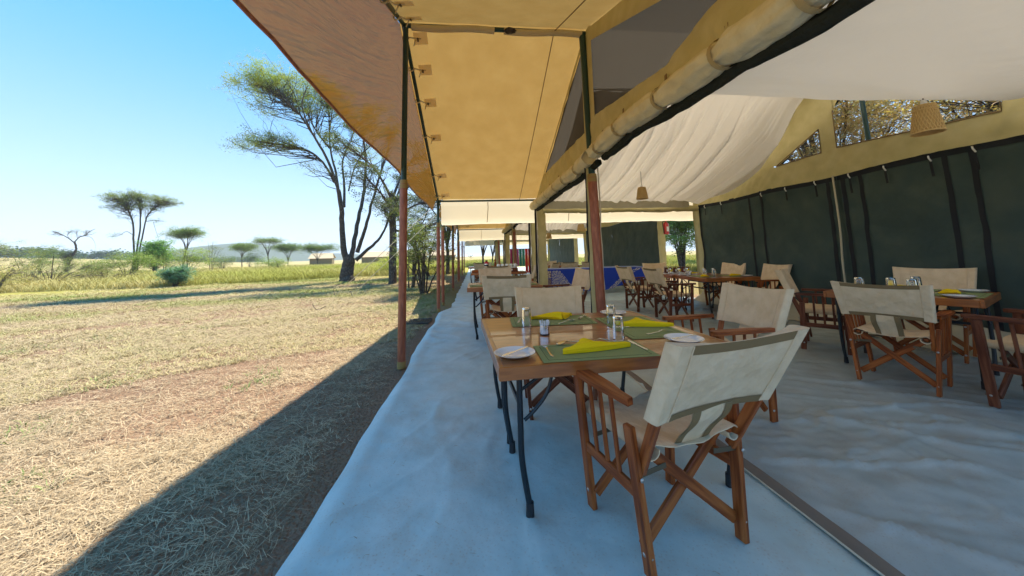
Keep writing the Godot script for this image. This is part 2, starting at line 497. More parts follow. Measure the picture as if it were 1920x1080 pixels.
func rolled(called: String, pts: Array, r: float, m: Material, parent: Node3D, ties: Array, sd: float) -> MeshInstance3D:
	var path := curve(pts, 20)
	var rows := []
	var inner := []
	for i in path.size():
		var d: Vector3 = (path[mini(i + 1, path.size() - 1)] - path[maxi(i - 1, 0)]).normalized()
		var side := d.cross(Vector3.UP).normalized()
		var up := side.cross(d)
		var pinch := 0.0
		var pucker := 0.0
		for t in ties:
			pinch = maxf(pinch, exp(-pow((path[i].z - t) / 0.07, 2)))
			pucker = maxf(pucker, exp(-pow((path[i].z - t) / 0.2, 2)))
		var ring := []
		var ring2 := []
		for k in 32:
			var a := TAU * k / 32
			var rr := r * (1.0 - 0.2 * pinch) * (1.0 + 0.16 * wr(path[i].z * 1.7, cos(a) * 1.2 + sd, sin(a) * 1.2) - 0.16 * absf(wr(path[i].z * 4.0 + a * 0.7, cos(a) * 2.2 + sd, sin(a) * 2.2)) + 0.07 * pucker * sin(a * 8.0 + 3.0 * wr(path[i].z * 3.0, a, sd)))
			ring.append(path[i] + side * cos(a) * rr + up * sin(a) * rr * 0.95)
			ring2.append(path[i] + side * cos(a) * rr * 0.8 + up * sin(a) * rr * 0.76)
		rows.append(ring)
		inner.append(ring2)
	var s := Shape.new()
	s.grid(rows, true)
	s.grid([rows[0], inner[0], inner[2]], true)
	s.fan(inner[2])
	s.grid([rows[-1], inner[-1], inner[-3]], true)
	s.fan(inner[-3])
	var o := part(called, s.done(), m, parent)
	return o

func tent(zr: float, label: String, near: bool) -> void:
	var T := thing("safari_tent", label, "tent", Vector3(0, 0, 0), 0, "dining tents in a row")
	var ze := zr - 3.85
	var zn := zr + 3.85
	# poles of the veranda and of the front gable
	pole(T, Vector3(XP, 0, zr), Vector3(XP + 0.03, 4.06, zr), 2.08)
	pole(T, Vector3(XP, 0, ze), Vector3(XP, 2.5, ze), 1.95, 0.04)
	pole(T, Vector3(XP, 0, zn), Vector3(XP, 2.5, zn), 1.95, 0.04)
	pole(T, Vector3(XF + 0.03, 0.03, zr), Vector3(XF - 0.05, 4.02, zr), 2.12, 0.058)
	# frame: gable beams, ridge bar, eave bars
	for s in [-1, 1]:
		var zz: float = ze if s < 0 else zn
		rod("gable_beam", curve([Vector3(XP, 4.08, zr), Vector3(XP, roofh(lerpf(zr, zz, 0.5), zr) - 0.05, lerpf(zr, zz, 0.5)), Vector3(XP, 2.5, zz)], 5), 0.026, M.pole_green, T)
		rod("eave_bar", [Vector3(XP, 2.49, zz), Vector3(XF, 2.5, zz)], 0.022, M.pole_green, T)
	rod("ridge_bar", [Vector3(XP, 4.06, zr), Vector3(XF, 4.06, zr)], 0.03, M.pole_green, T)
	# the fly: ochre canvas, one sheet each side of the ridge
	for s in [-1, 1]:
		var zz: float = ze - 0.05 if s < 0 else zn + 0.05
		var f := func(u: float, v: float) -> Vector3:
			var x := lerpf(XP - 0.05, XF + 0.04, u)
			var z := lerpf(zr, zz, v)
			var sag := 0.05 * sin(v * PI) * (0.6 + 0.4 * wr(x * 0.5, z * 0.3, 9.0))
			return Vector3(x, roofh(z, zr) + 0.02 - sag + 0.012 * wr(x * 1.4, z * 0.5, 3.0) * sin(v * PI) - 0.03 * exp(-pow((x - XP) / 0.12, 2)) * absf(sin(v * 15.0)), z)
		var roof := part("roof_canvas", sheet(40 if near else 14, 30 if near else 10, f), M.roof, T)
		var fi := func(u: float, v: float) -> Vector3:
			var x := lerpf(XF + 0.03, 4.9, u)
			var z := lerpf(zr, zz, v)
			return Vector3(x, roofh(z, zr) + 0.03 - 0.05 * sin(v * PI), z)
		part("inner_roof_canvas", sheet(16, 10, fi), M.inner_roof, T)
		part("roof_end_band", sheet(4, 10, func(u, v): return Vector3(lerpf(4.89, XB + 0.35, u), fi.call(0, v).y + 0.004, fi.call(0, v).z)), M.tan, T)
		# sewn seam beside the front gable
		var path := []
		for k in 16:
			var z := lerpf(zr - s * -0.02, zz, k / 15.0)
			path.append(Vector3(XF - 0.42, roofh(z, zr) - 0.028 - 0.04 * sin(k / 15.0 * PI), z))
		rod("seam", path, 0.006, M.webbing, roof, 5)
	# cloth sleeve round the ridge bar, with a gap that shows the steel
	for seg in [[XP + 0.1, 0.28], [0.4, XF - 0.06]]:
		var path := []
		for k in 9: path.append(Vector3(lerpf(seg[0], seg[1], k / 8.0), 4.045 - 0.012 * sin(k * 0.8), zr))
		rod("ridge_sleeve", path, 0.042, M.patch, T, 10)
	# gable flap on the veranda side: thin brown sheet, its lower edge level with the eaves
	var fl := func(u: float, v: float) -> Vector3:
		var z := lerpf(ze, zn, u)
		var top := roofh(z, zr) - 0.02
		var low := 2.25 + 0.03 * sin(u * PI * 5.0) * sin(u * PI)
		if u < 0.04: low = lerpf(2.42, low, u / 0.04)
		if u > 0.96: low = lerpf(2.42, low, (1 - u) / 0.04)
		var y := lerpf(top, low, v)
		return Vector3(XP - 0.04 - 0.05 * v + 0.02 * wr(z * 1.2, y * 1.2 + z * 0.8, 5.0) * sin(v * PI) + 0.012 * wr(z * 5.0 + y * 4.0, y * 2.0 - z, 8.0) * v, y, z)
	var flap := part("gable_flap", sheet(90 if near else 30, 26 if near else 6, fl), M.brown_film, T)
	var hem := []
	for k in 61: hem.append(fl.call(k / 60.0, 1.0))
	rod("hem", hem, 0.011, M.pole_red, flap, 6)
	# ties that lash the fly to the gable beam
	if near:
		for z0 in [-3.72, -4.2, -4.62, -5.15, -5.87, -6.95, -7.7, -3.2]:
			var s := Shape.new()
			var y0 := roofh(z0, zr)
			var slope := 0.403 if z0 < zr else -0.403
			var pt := func(x: float, z: float) -> Vector3:
				return Vector3(x, roofh(z, zr) - 0.028 - 0.03 * exp(-pow((x - XP) / 0.12, 2)) - 0.05 * sin(clampf(absf(z - zr) / 3.85, 0, 1) * PI), z)
			s.quad(pt.call(XP + 0.1, z0 - 0.075), pt.call(XP + 0.27, z0 - 0.075), pt.call(XP + 0.27, z0 + 0.075), pt.call(XP + 0.1, z0 + 0.075))
			var patch := part("tie_patch", s.done(), M.patch, T)
			var ring := []
			for k in 11:
				var a := TAU * k / 10.0
				ring.append(Vector3(XP + cos(a) * 0.036, y0 - 0.06 + sin(a) * 0.036, z0 + 0.004 * k))
			ring.append(pt.call(XP + 0.1, z0 + 0.02) + Vector3(0, -0.012, 0))
			ring.append(pt.call(XP + 0.19, z0) + Vector3(0, -0.01, 0))
			rod("tie_strap", ring, 0.009, M.tan_roll, patch, 5)
			rod("buckle", [pt.call(XP + 0.15, z0 - 0.02) + Vector3(0, -0.02, 0), pt.call(XP + 0.15, z0 + 0.02) + Vector3(0, -0.02, 0)], 0.012, M.bracket, patch, 6)
			rod("strap_end", curve([pt.call(XP + 0.13, z0) + Vector3(0, -0.02, 0), pt.call(XP + 0.12, z0 + 0.02) + Vector3(0, -0.06, 0), pt.call(XP + 0.1, z0) + Vector3(0, -0.1, 0)], 3), 0.007, M.tan_roll, patch, 5)
	# ---- front gable: border, netting, gathered valance, rolled door
	var o := zr - RIDGE_Z
	var vtop := func(z: float) -> float:
		return minf(roofh(z, zr) - 0.05, line([[-7.9, 2.9], [-6.95, 2.88], [-4.2, 2.8], [-3.8, 2.86], [-2.33, 2.62], [-1.8, 2.7], [-0.2, 2.7]], z - o))
	var mtop := func(z: float) -> float:
		var q := z - o
		return 3.92 - 0.385 * (-4.25 - q) if q < -4.05 else 3.88 - 0.45 * (q + 3.94)
	var gx := func(y: float) -> float:
		return XF - 0.02 * (y - 2.4)
	for span in [[-7.9, -4.2, "far"], [-3.9, -0.2, "near"]]:
		var bord := func(u: float, v: float) -> Vector3:
			var z: float = lerpf(span[0], span[1], u) + o
			var a: float = maxf(mtop.call(z), vtop.call(z))
			return Vector3(gx.call(3.0) + 0.004 * wr(z * 6, v), lerpf(minf(a, roofh(z, zr) - 0.01), roofh(z, zr), v), z)
		part("gable_border", sheet(40, 2, bord), M.tan, T)
		var net := func(u: float, v: float) -> Vector3:
			var z: float = lerpf(span[0] + (-0.07 if span[0] > -5 else 0.0), span[1] + (0.07 if span[0] < -5 else 0.0), u) + o
			var a: float = vtop.call(z) - 0.05
			var b: float = maxf(a + 0.005, minf(mtop.call(z) + 0.07, roofh(z, zr) - 0.02))
			return Vector3(XF + 0.015 + 0.012 * wr(z * 2, v * 3, 4.0), lerpf(a, b, v), z)
		part("net_window", sheet(40, 6, net), M.mesh_net, T)
	var band := func(u: float, v: float) -> Vector3:
		return Vector3(gx.call(3.0) + 0.003, lerpf(2.75, 4.08, v), lerpf(-4.26, -3.86, u) + o)
	part("gable_band", sheet(4, 10, band), M.tan, T)
	var rolly := [[-7.95, 2.36], [-5.5, 2.36], [-4.4, 2.34], [-3.9, 2.38], [-3.0, 2.4], [-2.28, 2.34], [-1.66, 2.3], [-1.1, 2.25], [-0.3, 2.35]]
	var val := func(u: float, v: float) -> Vector3:
		var z := lerpf(-7.92, -0.25, u) + o
		var a: float = line(rolly, z - o)
		var b: float = vtop.call(z)
		var gather := absf(wr(z * 2.6 + v * 0.9, v * 0.3, 2.0)) * 0.1 + 0.03 * wr(z * 9.0 + v, v * 0.7, 6.0)
		return Vector3(XF - 0.01 - gather * (1.0 - v * 0.75), lerpf(a, b, v), z)
	part("valance", sheet(260 if near else 60, 8, val), M.tan, T)
	var ties := [-1.15, -1.66, -2.28, -3.01, -3.55, -4.35, -5.0, -5.6, -6.3, -7.1]
	for seg in [[-7.98, -3.93], [-3.72, -0.35]]:
		var pts := []
		var dpts := []
		for k in 9:
			var z := lerpf(seg[0], seg[1], k / 8.0)
			pts.append(Vector3(XF - 0.085, line(rolly, z) + 0.0, z + o))
			dpts.append(Vector3(XF + 0.01, line(rolly, z) - 0.08 - 0.01 * sin(k * 2.4), z + o + 0.06))
		var tz := ties.map(func(t): return t + o)
		var rl := rolled("rolled_door", pts, 0.098, M.tan_roll, T, tz, seg[0])
		rolled("rolled_net", dpts, 0.048, M.dark_roll, T, tz, seg[0] + 5.0)
		for t in ties:
			if t < seg[0] + 0.1 or t > seg[1] - 0.1: continue
			var c := Vector3(XF - 0.085, line(rolly, t), t + o)
			var ring := []
			for k in 17:
				var a := TAU * k / 16.0
				ring.append(c + Vector3(cos(a) * 0.09, sin(a) * 0.086, 0.004 * sin(a)))
			var s := Shape.new()
			var rows := [[], []]
			for p in ring:
				rows[0].append(p + Vector3(0, 0, -0.016)); rows[1].append(p + Vector3(0, 0, 0.016))
			s.grid(rows)
			part("strap", s.done(), M.strap, rl)
			if near:
				bar("strap_tab", c + Vector3(0.035, 0.09, 0), c + Vector3(0.045, 0.19, -0.01), 0.006, 0.03, M.webbing, rl)
	# door edges beside the centre pole and at the far corner: tan hem, dark net, piping
	for q in [[XF - 0.09, zr - 0.02, 0.09, 1], [XF + 0.0, ze - 0.05, 0.2, 0], [XF, zn + 0.02, 0.16, 0]]:
		var cz: float = q[1]
		var w: float = q[2]
		var x0: float = q[0]
		var ed := func(u: float, v: float) -> Vector3:
			var y := lerpf(0.03, 2.45, v)
			return Vector3(x0 + w * u + 0.012 * wr(y * 1.5, u * 2, cz), y, cz + 0.02 * sin(u * PI) + 0.01 * wr(y * 2.2, u * 3, cz + 4))
		part("door_hem", sheet(6, 20, ed), M.tan, T)
		for side in ([[x0 - 0.02, x0 - 0.005]] if q[3] else [[x0 - 0.07, x0 - 0.005]]):
			var nd := func(u: float, v: float) -> Vector3:
				var y := lerpf(0.03, 2.4, v)
				return Vector3(lerpf(side[0], side[1], u) + 0.012 * wr(y * 1.8, u, cz + 7), y, cz + 0.03 + 0.01 * wr(y * 2.5, u * 3, cz + 2))
			part("door_net", sheet(4, 20, nd), M.binding, T)
		var pip := []
		for k in 22:
			var y := lerpf(0.03, 2.4, k / 21.0)
			pip.append(Vector3((x0 + w + 0.06 if q[3] else x0 - 0.02) + 0.014 * wr(y * 1.8, 0.5, cz + 7), y, cz + 0.04))
		rod("piping", pip, 0.009, M.cord, T, 6)
	# ---- back gable: valance, triangular openings, dark green wall
	var wbot := func(q: float) -> float: return line([[-5.6, 2.69], [-4.5, 2.71], [-2.8, 2.58]], q)
	var wtop := func(q: float) -> float: return maxf(wbot.call(q), 2.69 + 0.49 * (q + 5.56) if q < -4.6 else minf(3.16 + 1.6 * (q + 4.6), 4.1 - 0.403 * absf(q + 4.05) - 0.35))
	var bv := func(u: float, v: float) -> Vector3:
		var q := lerpf(-7.9, -0.2, u)
		var b: float = wbot.call(q) if q > -5.6 and q < -2.85 else minf(2.72, roofh(q + o, zr))
		var g := absf(wr(q * 2.6 - v * 0.9, v * 0.4, 12.0)) * 0.05 + 0.012 * wr(q * 8 - v * 2, v * 0.7, 16.0)
		return Vector3(XB - 0.01 - g * (1 - v * 0.6), lerpf(2.3 + 0.015 * sin(q * 3.0), b, v), q + o)
	part("back_valance", sheet(160 if near else 40, 8, bv), M.tan, T)
	for span in [[-7.9, -5.56], [-5.56, -2.85], [-2.85, -0.2]]:
		var bb := func(u: float, v: float) -> Vector3:
			var q: float = lerpf(span[0], span[1], u)
			var a: float = wtop.call(q) if span[0] == -5.56 else minf(2.715, roofh(q + o, zr) - 0.01)
			return Vector3(XB + 0.006 * wr(q * 4, v * 2, 3.0), lerpf(a, roofh(q + o, zr), v), q + o)
		part("back_border", sheet(30, 5, bb), M.tan, T)
	var bd := func(u: float, v: float) -> Vector3:
		return Vector3(XB - 0.012, lerpf(2.66, 3.5, v), lerpf(-4.74, -4.5, u) + o)
	part("back_band", sheet(4, 5, bd), M.tan, T)
	if near:
		rod("gable_pole", [Vector3(XB + 0.05, 2.66, -5.62), Vector3(XB + 0.05, 3.75, -4.0)], 0.02, M.dark_roll, T)
		rod("centre_pole", [Vector3(XB + 0.09, 0, -4.08), Vector3(XB + 0.09, 4.08, -4.2)], 0.028, M.pole_green, T)
		for pts in [[Vector3(XB - 0.02, 2.70, -5.56), Vector3(XB - 0.02, 2.705, -4.74), Vector3(XB - 0.02, 3.09, -4.74), Vector3(XB - 0.02, 2.70, -5.56)], [Vector3(XB - 0.02, 3.3, -4.5), Vector3(XB - 0.02, 2.715, -4.5), Vector3(XB - 0.02, 2.585, -2.87), Vector3(XB - 0.02, 3.1, -2.87)]]:
			rod("window_piping", pts, 0.009, M.webbing, T, 6)
	for span in [[-7.85, -4.57], [-4.62, -0.95]]:
		var wl := func(u: float, v: float) -> Vector3:
			var q: float = lerpf(span[0], span[1], u)
			var y := lerpf(0.03, 2.31 + 0.012 * sin(q * 3.0), v)
			return Vector3(XB + 0.02 * wr(q * 0.8 + y * 0.6, y * 0.8 - q * 0.4, 20.0) + 0.03 * absf(wr(q * 1.6 + y * 1.5, y * 0.5 - q * 0.45, 23.0)) + 0.008 * wr(q * 5.0 + y * 3.0, y * 2.0 - q, 27.0) + 0.02 * sin(v * PI) + (0.012 if span[0] > -5 else 0.0), y, q + o)
		var wall := part("wall_panel", sheet(70 if near else 20, 40 if near else 10, wl), M.green_wall, T)
		if near:
			var strips := [[-6.27, 0.045], [-5.99, 0.045], [-4.72, 0.06], [-7.8, 0.06]] if span[0] < -5 else [[-4.5, 0.06], [-4.27, 0.05], [-3.37, 0.05], [-3.15, 0.05], [-1.9, 0.05]]
			for st in strips:
				var u0: float = (st[0] - span[0]) / (span[1] - span[0])
				var du: float = st[1] / 2 / (span[1] - span[0])
				var sp := func(u: float, v: float) -> Vector3:
					return wl.call(u0 + lerpf(-du, du, u), v) + Vector3(-0.008, 0, 0)
				part("webbing_strip", sheet(1, 30, sp), M.binding, wall)
			var tp := func(u: float, v: float) -> Vector3:
				return wl.call(u, lerpf(0.965, 1.0, v)) + Vector3(-0.011, 0.004, 0)
			part("top_binding", sheet(40, 1, tp), M.binding, wall)
	if near:
		for q in [-7.56, -7.02, -5.93, -5.41, -4.88, -4.37, -3.93, -3.47, -3.1, -2.7]:
			var h: MeshInstance3D = rod("hook", curve([Vector3(XB - 0.03, 2.28, q - 0.012), Vector3(XB - 0.045, 2.25, q), Vector3(XB - 0.03, 2.21, q + 0.01)], 4), 0.008, M.white_plastic, T, 6)
			bar("hook_strap", Vector3(XB - 0.03, 2.21, q), Vector3(XB - 0.03, 2.02 + 0.03 * sin(q * 9), q + 0.01), 0.006, 0.025, M.binding, h, Vector3.RIGHT, 0.001)
		rod("wall_cord", curve([Vector3(XB - 0.03, 2.3, -4.6), Vector3(XB - 0.045, 1.5, -4.57), Vector3(XB - 0.035, 0.9, -4.6), Vector3(XB - 0.05, 0.2, -4.57)], 5), 0.013, M.cream, T, 6)
	var sod := func(u: float, v: float) -> Vector3:
		var q := lerpf(-7.85, -0.2, u)
		return Vector3(XB - 0.03 - 0.3 * v * v - 0.02 * v + 0.015 * wr(q * 3, v * 2, 31.0), lerpf(0.3, 0.035, v) + 0.02 * wr(q * 4, v * 3, 33.0), q + o)
	part("mud_wall", sheet(120 if near else 30, 6, sod), M.cream, T)
	# ---- ceiling lining, with gathers running down the slope
	var pleat := func(x: float, v: float) -> float:
		var s := x + 0.25 * v * wr(x * 0.7, v * 0.8, 44.0)
		var fine := exp(-pow(wr(s * 2.1, v * 0.15, 46.0) / 0.1, 2.0)) * 0.07 + exp(-pow(wr(s * 4.0, v * 0.2, 48.0) / 0.12, 2.0)) * 0.04
		return -fine - absf(wr(s * 1.5, v * 0.12, 40.0)) * 0.42 - absf(wr(s * 4.2, v * 0.3, 42.0)) * 0.16
	var zl := zr - 0.4
	var far := func(u: float, v: float) -> Vector3:
		var x := lerpf(XF + 0.06, 5.1 + 0.25 * sin(v * PI) - 0.1, u)
		var z := lerpf(zl, ze + 0.42, v)
		var e := clampf(minf(v, 1 - v) * 6.0, 0.15, 1)
		return Vector3(x, lerpf(3.52, 2.42, v) - 0.12 * sin(v * PI) + pleat.call(x, v) * e, z)
	part("ceiling_lining", sheet(420 if near else 70, 40 if near else 12, far), M.liner, T)
	var hm := func(u: float, v: float) -> Vector3:
		var x := lerpf(XF + 0.06, 5.02, u)
		return Vector3(x, lerpf(2.42, 2.225, v) + 0.004 * sin(x * 9), ze + 0.42 + 0.03 * absf(wr(x * 4, v, 50.0)) * v)
	part("lining_hem", sheet(160 if near else 40, 2, hm), M.hem, T)
	var nearf := func(u: float, v: float) -> Vector3:
		var x := lerpf(XF + 0.06, 5.15, u)
		var z := lerpf(zl, zn - 0.1, v)
		var q := z - o
		var y := line([[-4.45, 3.52], [-3.9, 3.24], [-3.3, 2.92], [-2.65, 2.6], [-2.12, 2.48], [-1.2, 2.5], [-0.3, 2.6]], q)
		y -= 0.13 * exp(-Vector2((x - 3.33) * 0.9, q + 2.1).length() * 1.6)
		y += 0.03 * wr(x * 0.8, q * 2.2, 60.0) + 0.5 * pleat.call(q * 0.8 + x * 0.25, u) * clampf(u * 1.5 - 0.4, 0.0, 1.0) * clampf(v * 5 - 2.2, 0.0, 1.0)
		return Vector3(x, y, z)
	part("ceiling_lining", sheet(80 if near else 20, 80 if near else 12, nearf), M.liner, T)
	# ---- white gutter cloth between this tent and the next, and the canvas rolled up over the opening
	var gut := func(u: float, v: float) -> Vector3:
		var x := lerpf(XP + 0.06, XB + 0.36, u)
		var ys := [2.535, 2.38, 1.99, 1.97, 2.1, 2.5]
		var zs := [0.015, -0.03, -0.06, -0.2, -0.55, -1.05]
		var k := mini(int(v * 5), 4)
		var t := v * 5 - k
		var seam := exp(-pow((x - 0.3) / 0.06, 2))
		return Vector3(x, lerpf(ys[k], ys[k + 1], t) + 0.012 * sin(x * 1.7) + 0.02 * seam * (1 if k == 0 else 0) + 0.01 * wr(x * 3, v * 4, 71.0), ze - 0.06 + lerpf(zs[k], zs[k + 1], t))
	var gutter := part("gutter_cloth", sheet(120 if near else 30, 15, gut), M.white_cloth, T)
	for x in [0.3, 2.25]:
		rod("gutter_cord", [Vector3(x, 2.47, ze - 0.04), Vector3(x + 0.01, 2.35, ze - 0.05), Vector3(x - 0.02, 2.0, ze - 0.07)], 0.009, M.cord, gutter, 5)
	var rp := []
	for k in 9: rp.append(Vector3(lerpf(XF + 0.1, XB - 0.06, k / 8.0), 2.24 + 0.01 * sin(k * 1.9), ze + 0.08))
	var s2 := Shape.new()
	var rows2 := []
	var path2 := curve(rp, 10)
	for i in path2.size():
		var ring := []
		for k in 12:
			var a := TAU * k / 12
			var rr := 0.075 * (1 + 0.12 * wr(path2[i].x * 3, cos(a), sin(a))) * (0.8 if fmod(path2[i].x, 0.8) < 0.06 else 1.0)
			ring.append(path2[i] + Vector3(0, sin(a), cos(a)) * rr)
		rows2.append(ring)
	s2.grid(rows2, true)
	s2.fan(rows2[0]); s2.fan(rows2[-1])
	part("rolled_curtain", s2.done(), M.tan, T)
	# corner cloth of the back wall beside the gap
	for q in [ze - 0.02, zn - 0.68]:
		var cc := func(u: float, v: float) -> Vector3:
			var y := lerpf(0.03, 2.4, v)
			return Vector3(XB - 0.1 + 0.22 * u + 0.015 * wr(y * 1.6, u * 3, q), y, q + 0.03 * wr(y * 2, u * 2, q + 3) - 0.05 * sin(u * PI))
		part("corner_cloth", sheet(6, 20, cc), M.tan, T)

func ground_sheet(called: String, label: String, x0: float, x1: float, z0: float, z1: float, cell: float, m: Material, f: Callable, edge: float) -> void:
	var g := func(u: float, v: float) -> Vector3:
		var x := lerpf(x0, x1, u)
		var z := lerpf(z0, z1, v)
		return f.call(x, z)
	var o := part(called, sheet(int((x1 - x0) / cell), int(absf(z1 - z0) / cell), g), m, self)
	tag(o, label, "groundsheet")

func floors() -> void:
	var folds := noise(1.0, FastNoiseLite.TYPE_SIMPLEX_SMOOTH, 3, 91)
	var warp := noise(0.5, FastNoiseLite.TYPE_SIMPLEX_SMOOTH, 2, 92)
	var ridge := func(a: float, b: float, k: float) -> float:
		return pow(1.0 - absf(folds.get_noise_3d(a, b, k)), 14.0)
	var one := noise(1.0, FastNoiseLite.TYPE_SIMPLEX_SMOOTH, 1, 95)
	var crease := func(a: float, b: float, k: float, w: float) -> float:
		return exp(-absf(one.get_noise_3d(a, b, k)) / w) * clampf(0.5 + 1.2 * one.get_noise_3d(b * 0.3 + 40.0, a * 0.6, k), 0.0, 1.0)
	# veranda sheet: soft swells, a hem that runs a little crooked along the bare soil
	var ver := func(x: float, z: float) -> Vector3:
		var e := clampf((x + 0.8) / 0.12, 0, 1)
		var xo := (1 - clampf((x + 0.8) / 0.5, 0, 1)) * (0.05 * warp.get_noise_2d(z * 1.6, 3.0) + (0.06 if z > -2.0 else 0.0) * (z + 2.0) + 0.22 * smoothstep(-7.7, -8.35, z))
		var w := warp.get_noise_2d(x * 0.6, z * 0.6) * 0.5
		var h: float = 0.012 * folds.get_noise_2d(x * 0.9 + w, z * 0.7) + 0.0114 * crease.call(x * 1.1 + w, z * 0.5 + w, 2.0, 0.1) + 0.0095 * crease.call(x * 1.4 + z * 1.2 + w, z * 0.9 - x, 5.0, 0.07) + 0.0076 * crease.call(x * 2.6 + w, z * 1.6 - w, 7.0, 0.08) + 0.0266 * crease.call(x * 1.0 - z * 0.9 + w, z * 0.5 + x * 0.4, 8.0, 0.14) * smoothstep(-3.0, -5.5, z)
		return Vector3(x + xo, 0.004 + 0.02 * sqrt(e) + h * e + 0.012 * exp(-pow((x + 0.72) / 0.05, 2)), z)
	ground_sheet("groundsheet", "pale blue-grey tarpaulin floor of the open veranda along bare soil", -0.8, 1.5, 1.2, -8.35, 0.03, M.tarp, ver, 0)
	var inn := func(x: float, z: float) -> Vector3:
		var w := warp.get_noise_2d(x * 0.7, z * 0.7) * 0.9
		var a := x * 0.35 + z * 0.5 + w
		var b := z * 1.5 - x * 0.75 + w * 0.8
		var h: float = 0.007 * folds.get_noise_2d(x * 0.9, z * 0.9)
		for l in [[0.5, 0.6, 11.0, 0.05, 0.016], [0.8, 1.0, 14.0, 0.05, 0.013], [1.1, 1.3, 33.0, 0.05, 0.011], [1.2, 1.9, 17.0, 0.055, 0.008], [0.9, 2.4, 37.0, 0.06, 0.007], [2.0, 2.0, 41.0, 0.05, 0.006]]:
			h += 1.35 * l[4] * crease.call(a * l[0] + l[2], b * l[1] - l[2], l[2], l[3])
		h += 0.02 * crease.call(x * 0.9 + w, z * 0.5 - w, 19.0, 0.04) * smoothstep(-3.2, -1.6, z)
		var e := clampf((x - 1.5) / 0.2, 0, 1)
		return Vector3(x, 0.022 + h * e, z)
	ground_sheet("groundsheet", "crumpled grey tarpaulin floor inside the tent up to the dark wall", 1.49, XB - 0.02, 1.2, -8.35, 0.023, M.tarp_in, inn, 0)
	var two := func(x: float, z: float) -> Vector3:
		var w := warp.get_noise_2d(x * 0.6, z * 0.6) * 0.6
		return Vector3(x + 0.05 * warp.get_noise_2d(z * 1.6, 3.0) * (1 - clampf(x + 0.6, 0, 1)), 0.018 + 0.012 * ridge.call(x * 1.2 + w, z * 1.1 - w, 23.0), z)
	ground_sheet("groundsheet", "grey tarpaulin floor of the tents farther down the row", -0.6, XB - 0.02, -8.36, -34.0, 0.14, M.tarp, two, 0)
	# door sill between veranda and inside: brown strip with white piping
	var sill := thing("door_sill", "brown webbing strip with white cord lying where veranda and inner floor meet", "floor strip", Vector3.ZERO)
	var mid := func(z: float) -> float: return 1.47 + 0.03 * warp.get_noise_2d(z * 1.4, 9.0)
	var st := func(u: float, v: float) -> Vector3:
		var z := lerpf(1.2, -7.9, v)
		return Vector3(mid.call(z) + lerpf(-0.03, 0.045, u), 0.034 + 0.006 * sin(u * PI) + 0.006 * warp.get_noise_2d(z * 3, u), z)
	part("strip", sheet(4, 160, st), M.strip_brown, sill)
	var cp := []
	for k in 140:
		var z := lerpf(1.2, -7.9, k / 139.0)
		cp.append(Vector3(mid.call(z) - 0.037, 0.038, z))
	rod("cord", cp, 0.0045, M.cord, sill, 6)

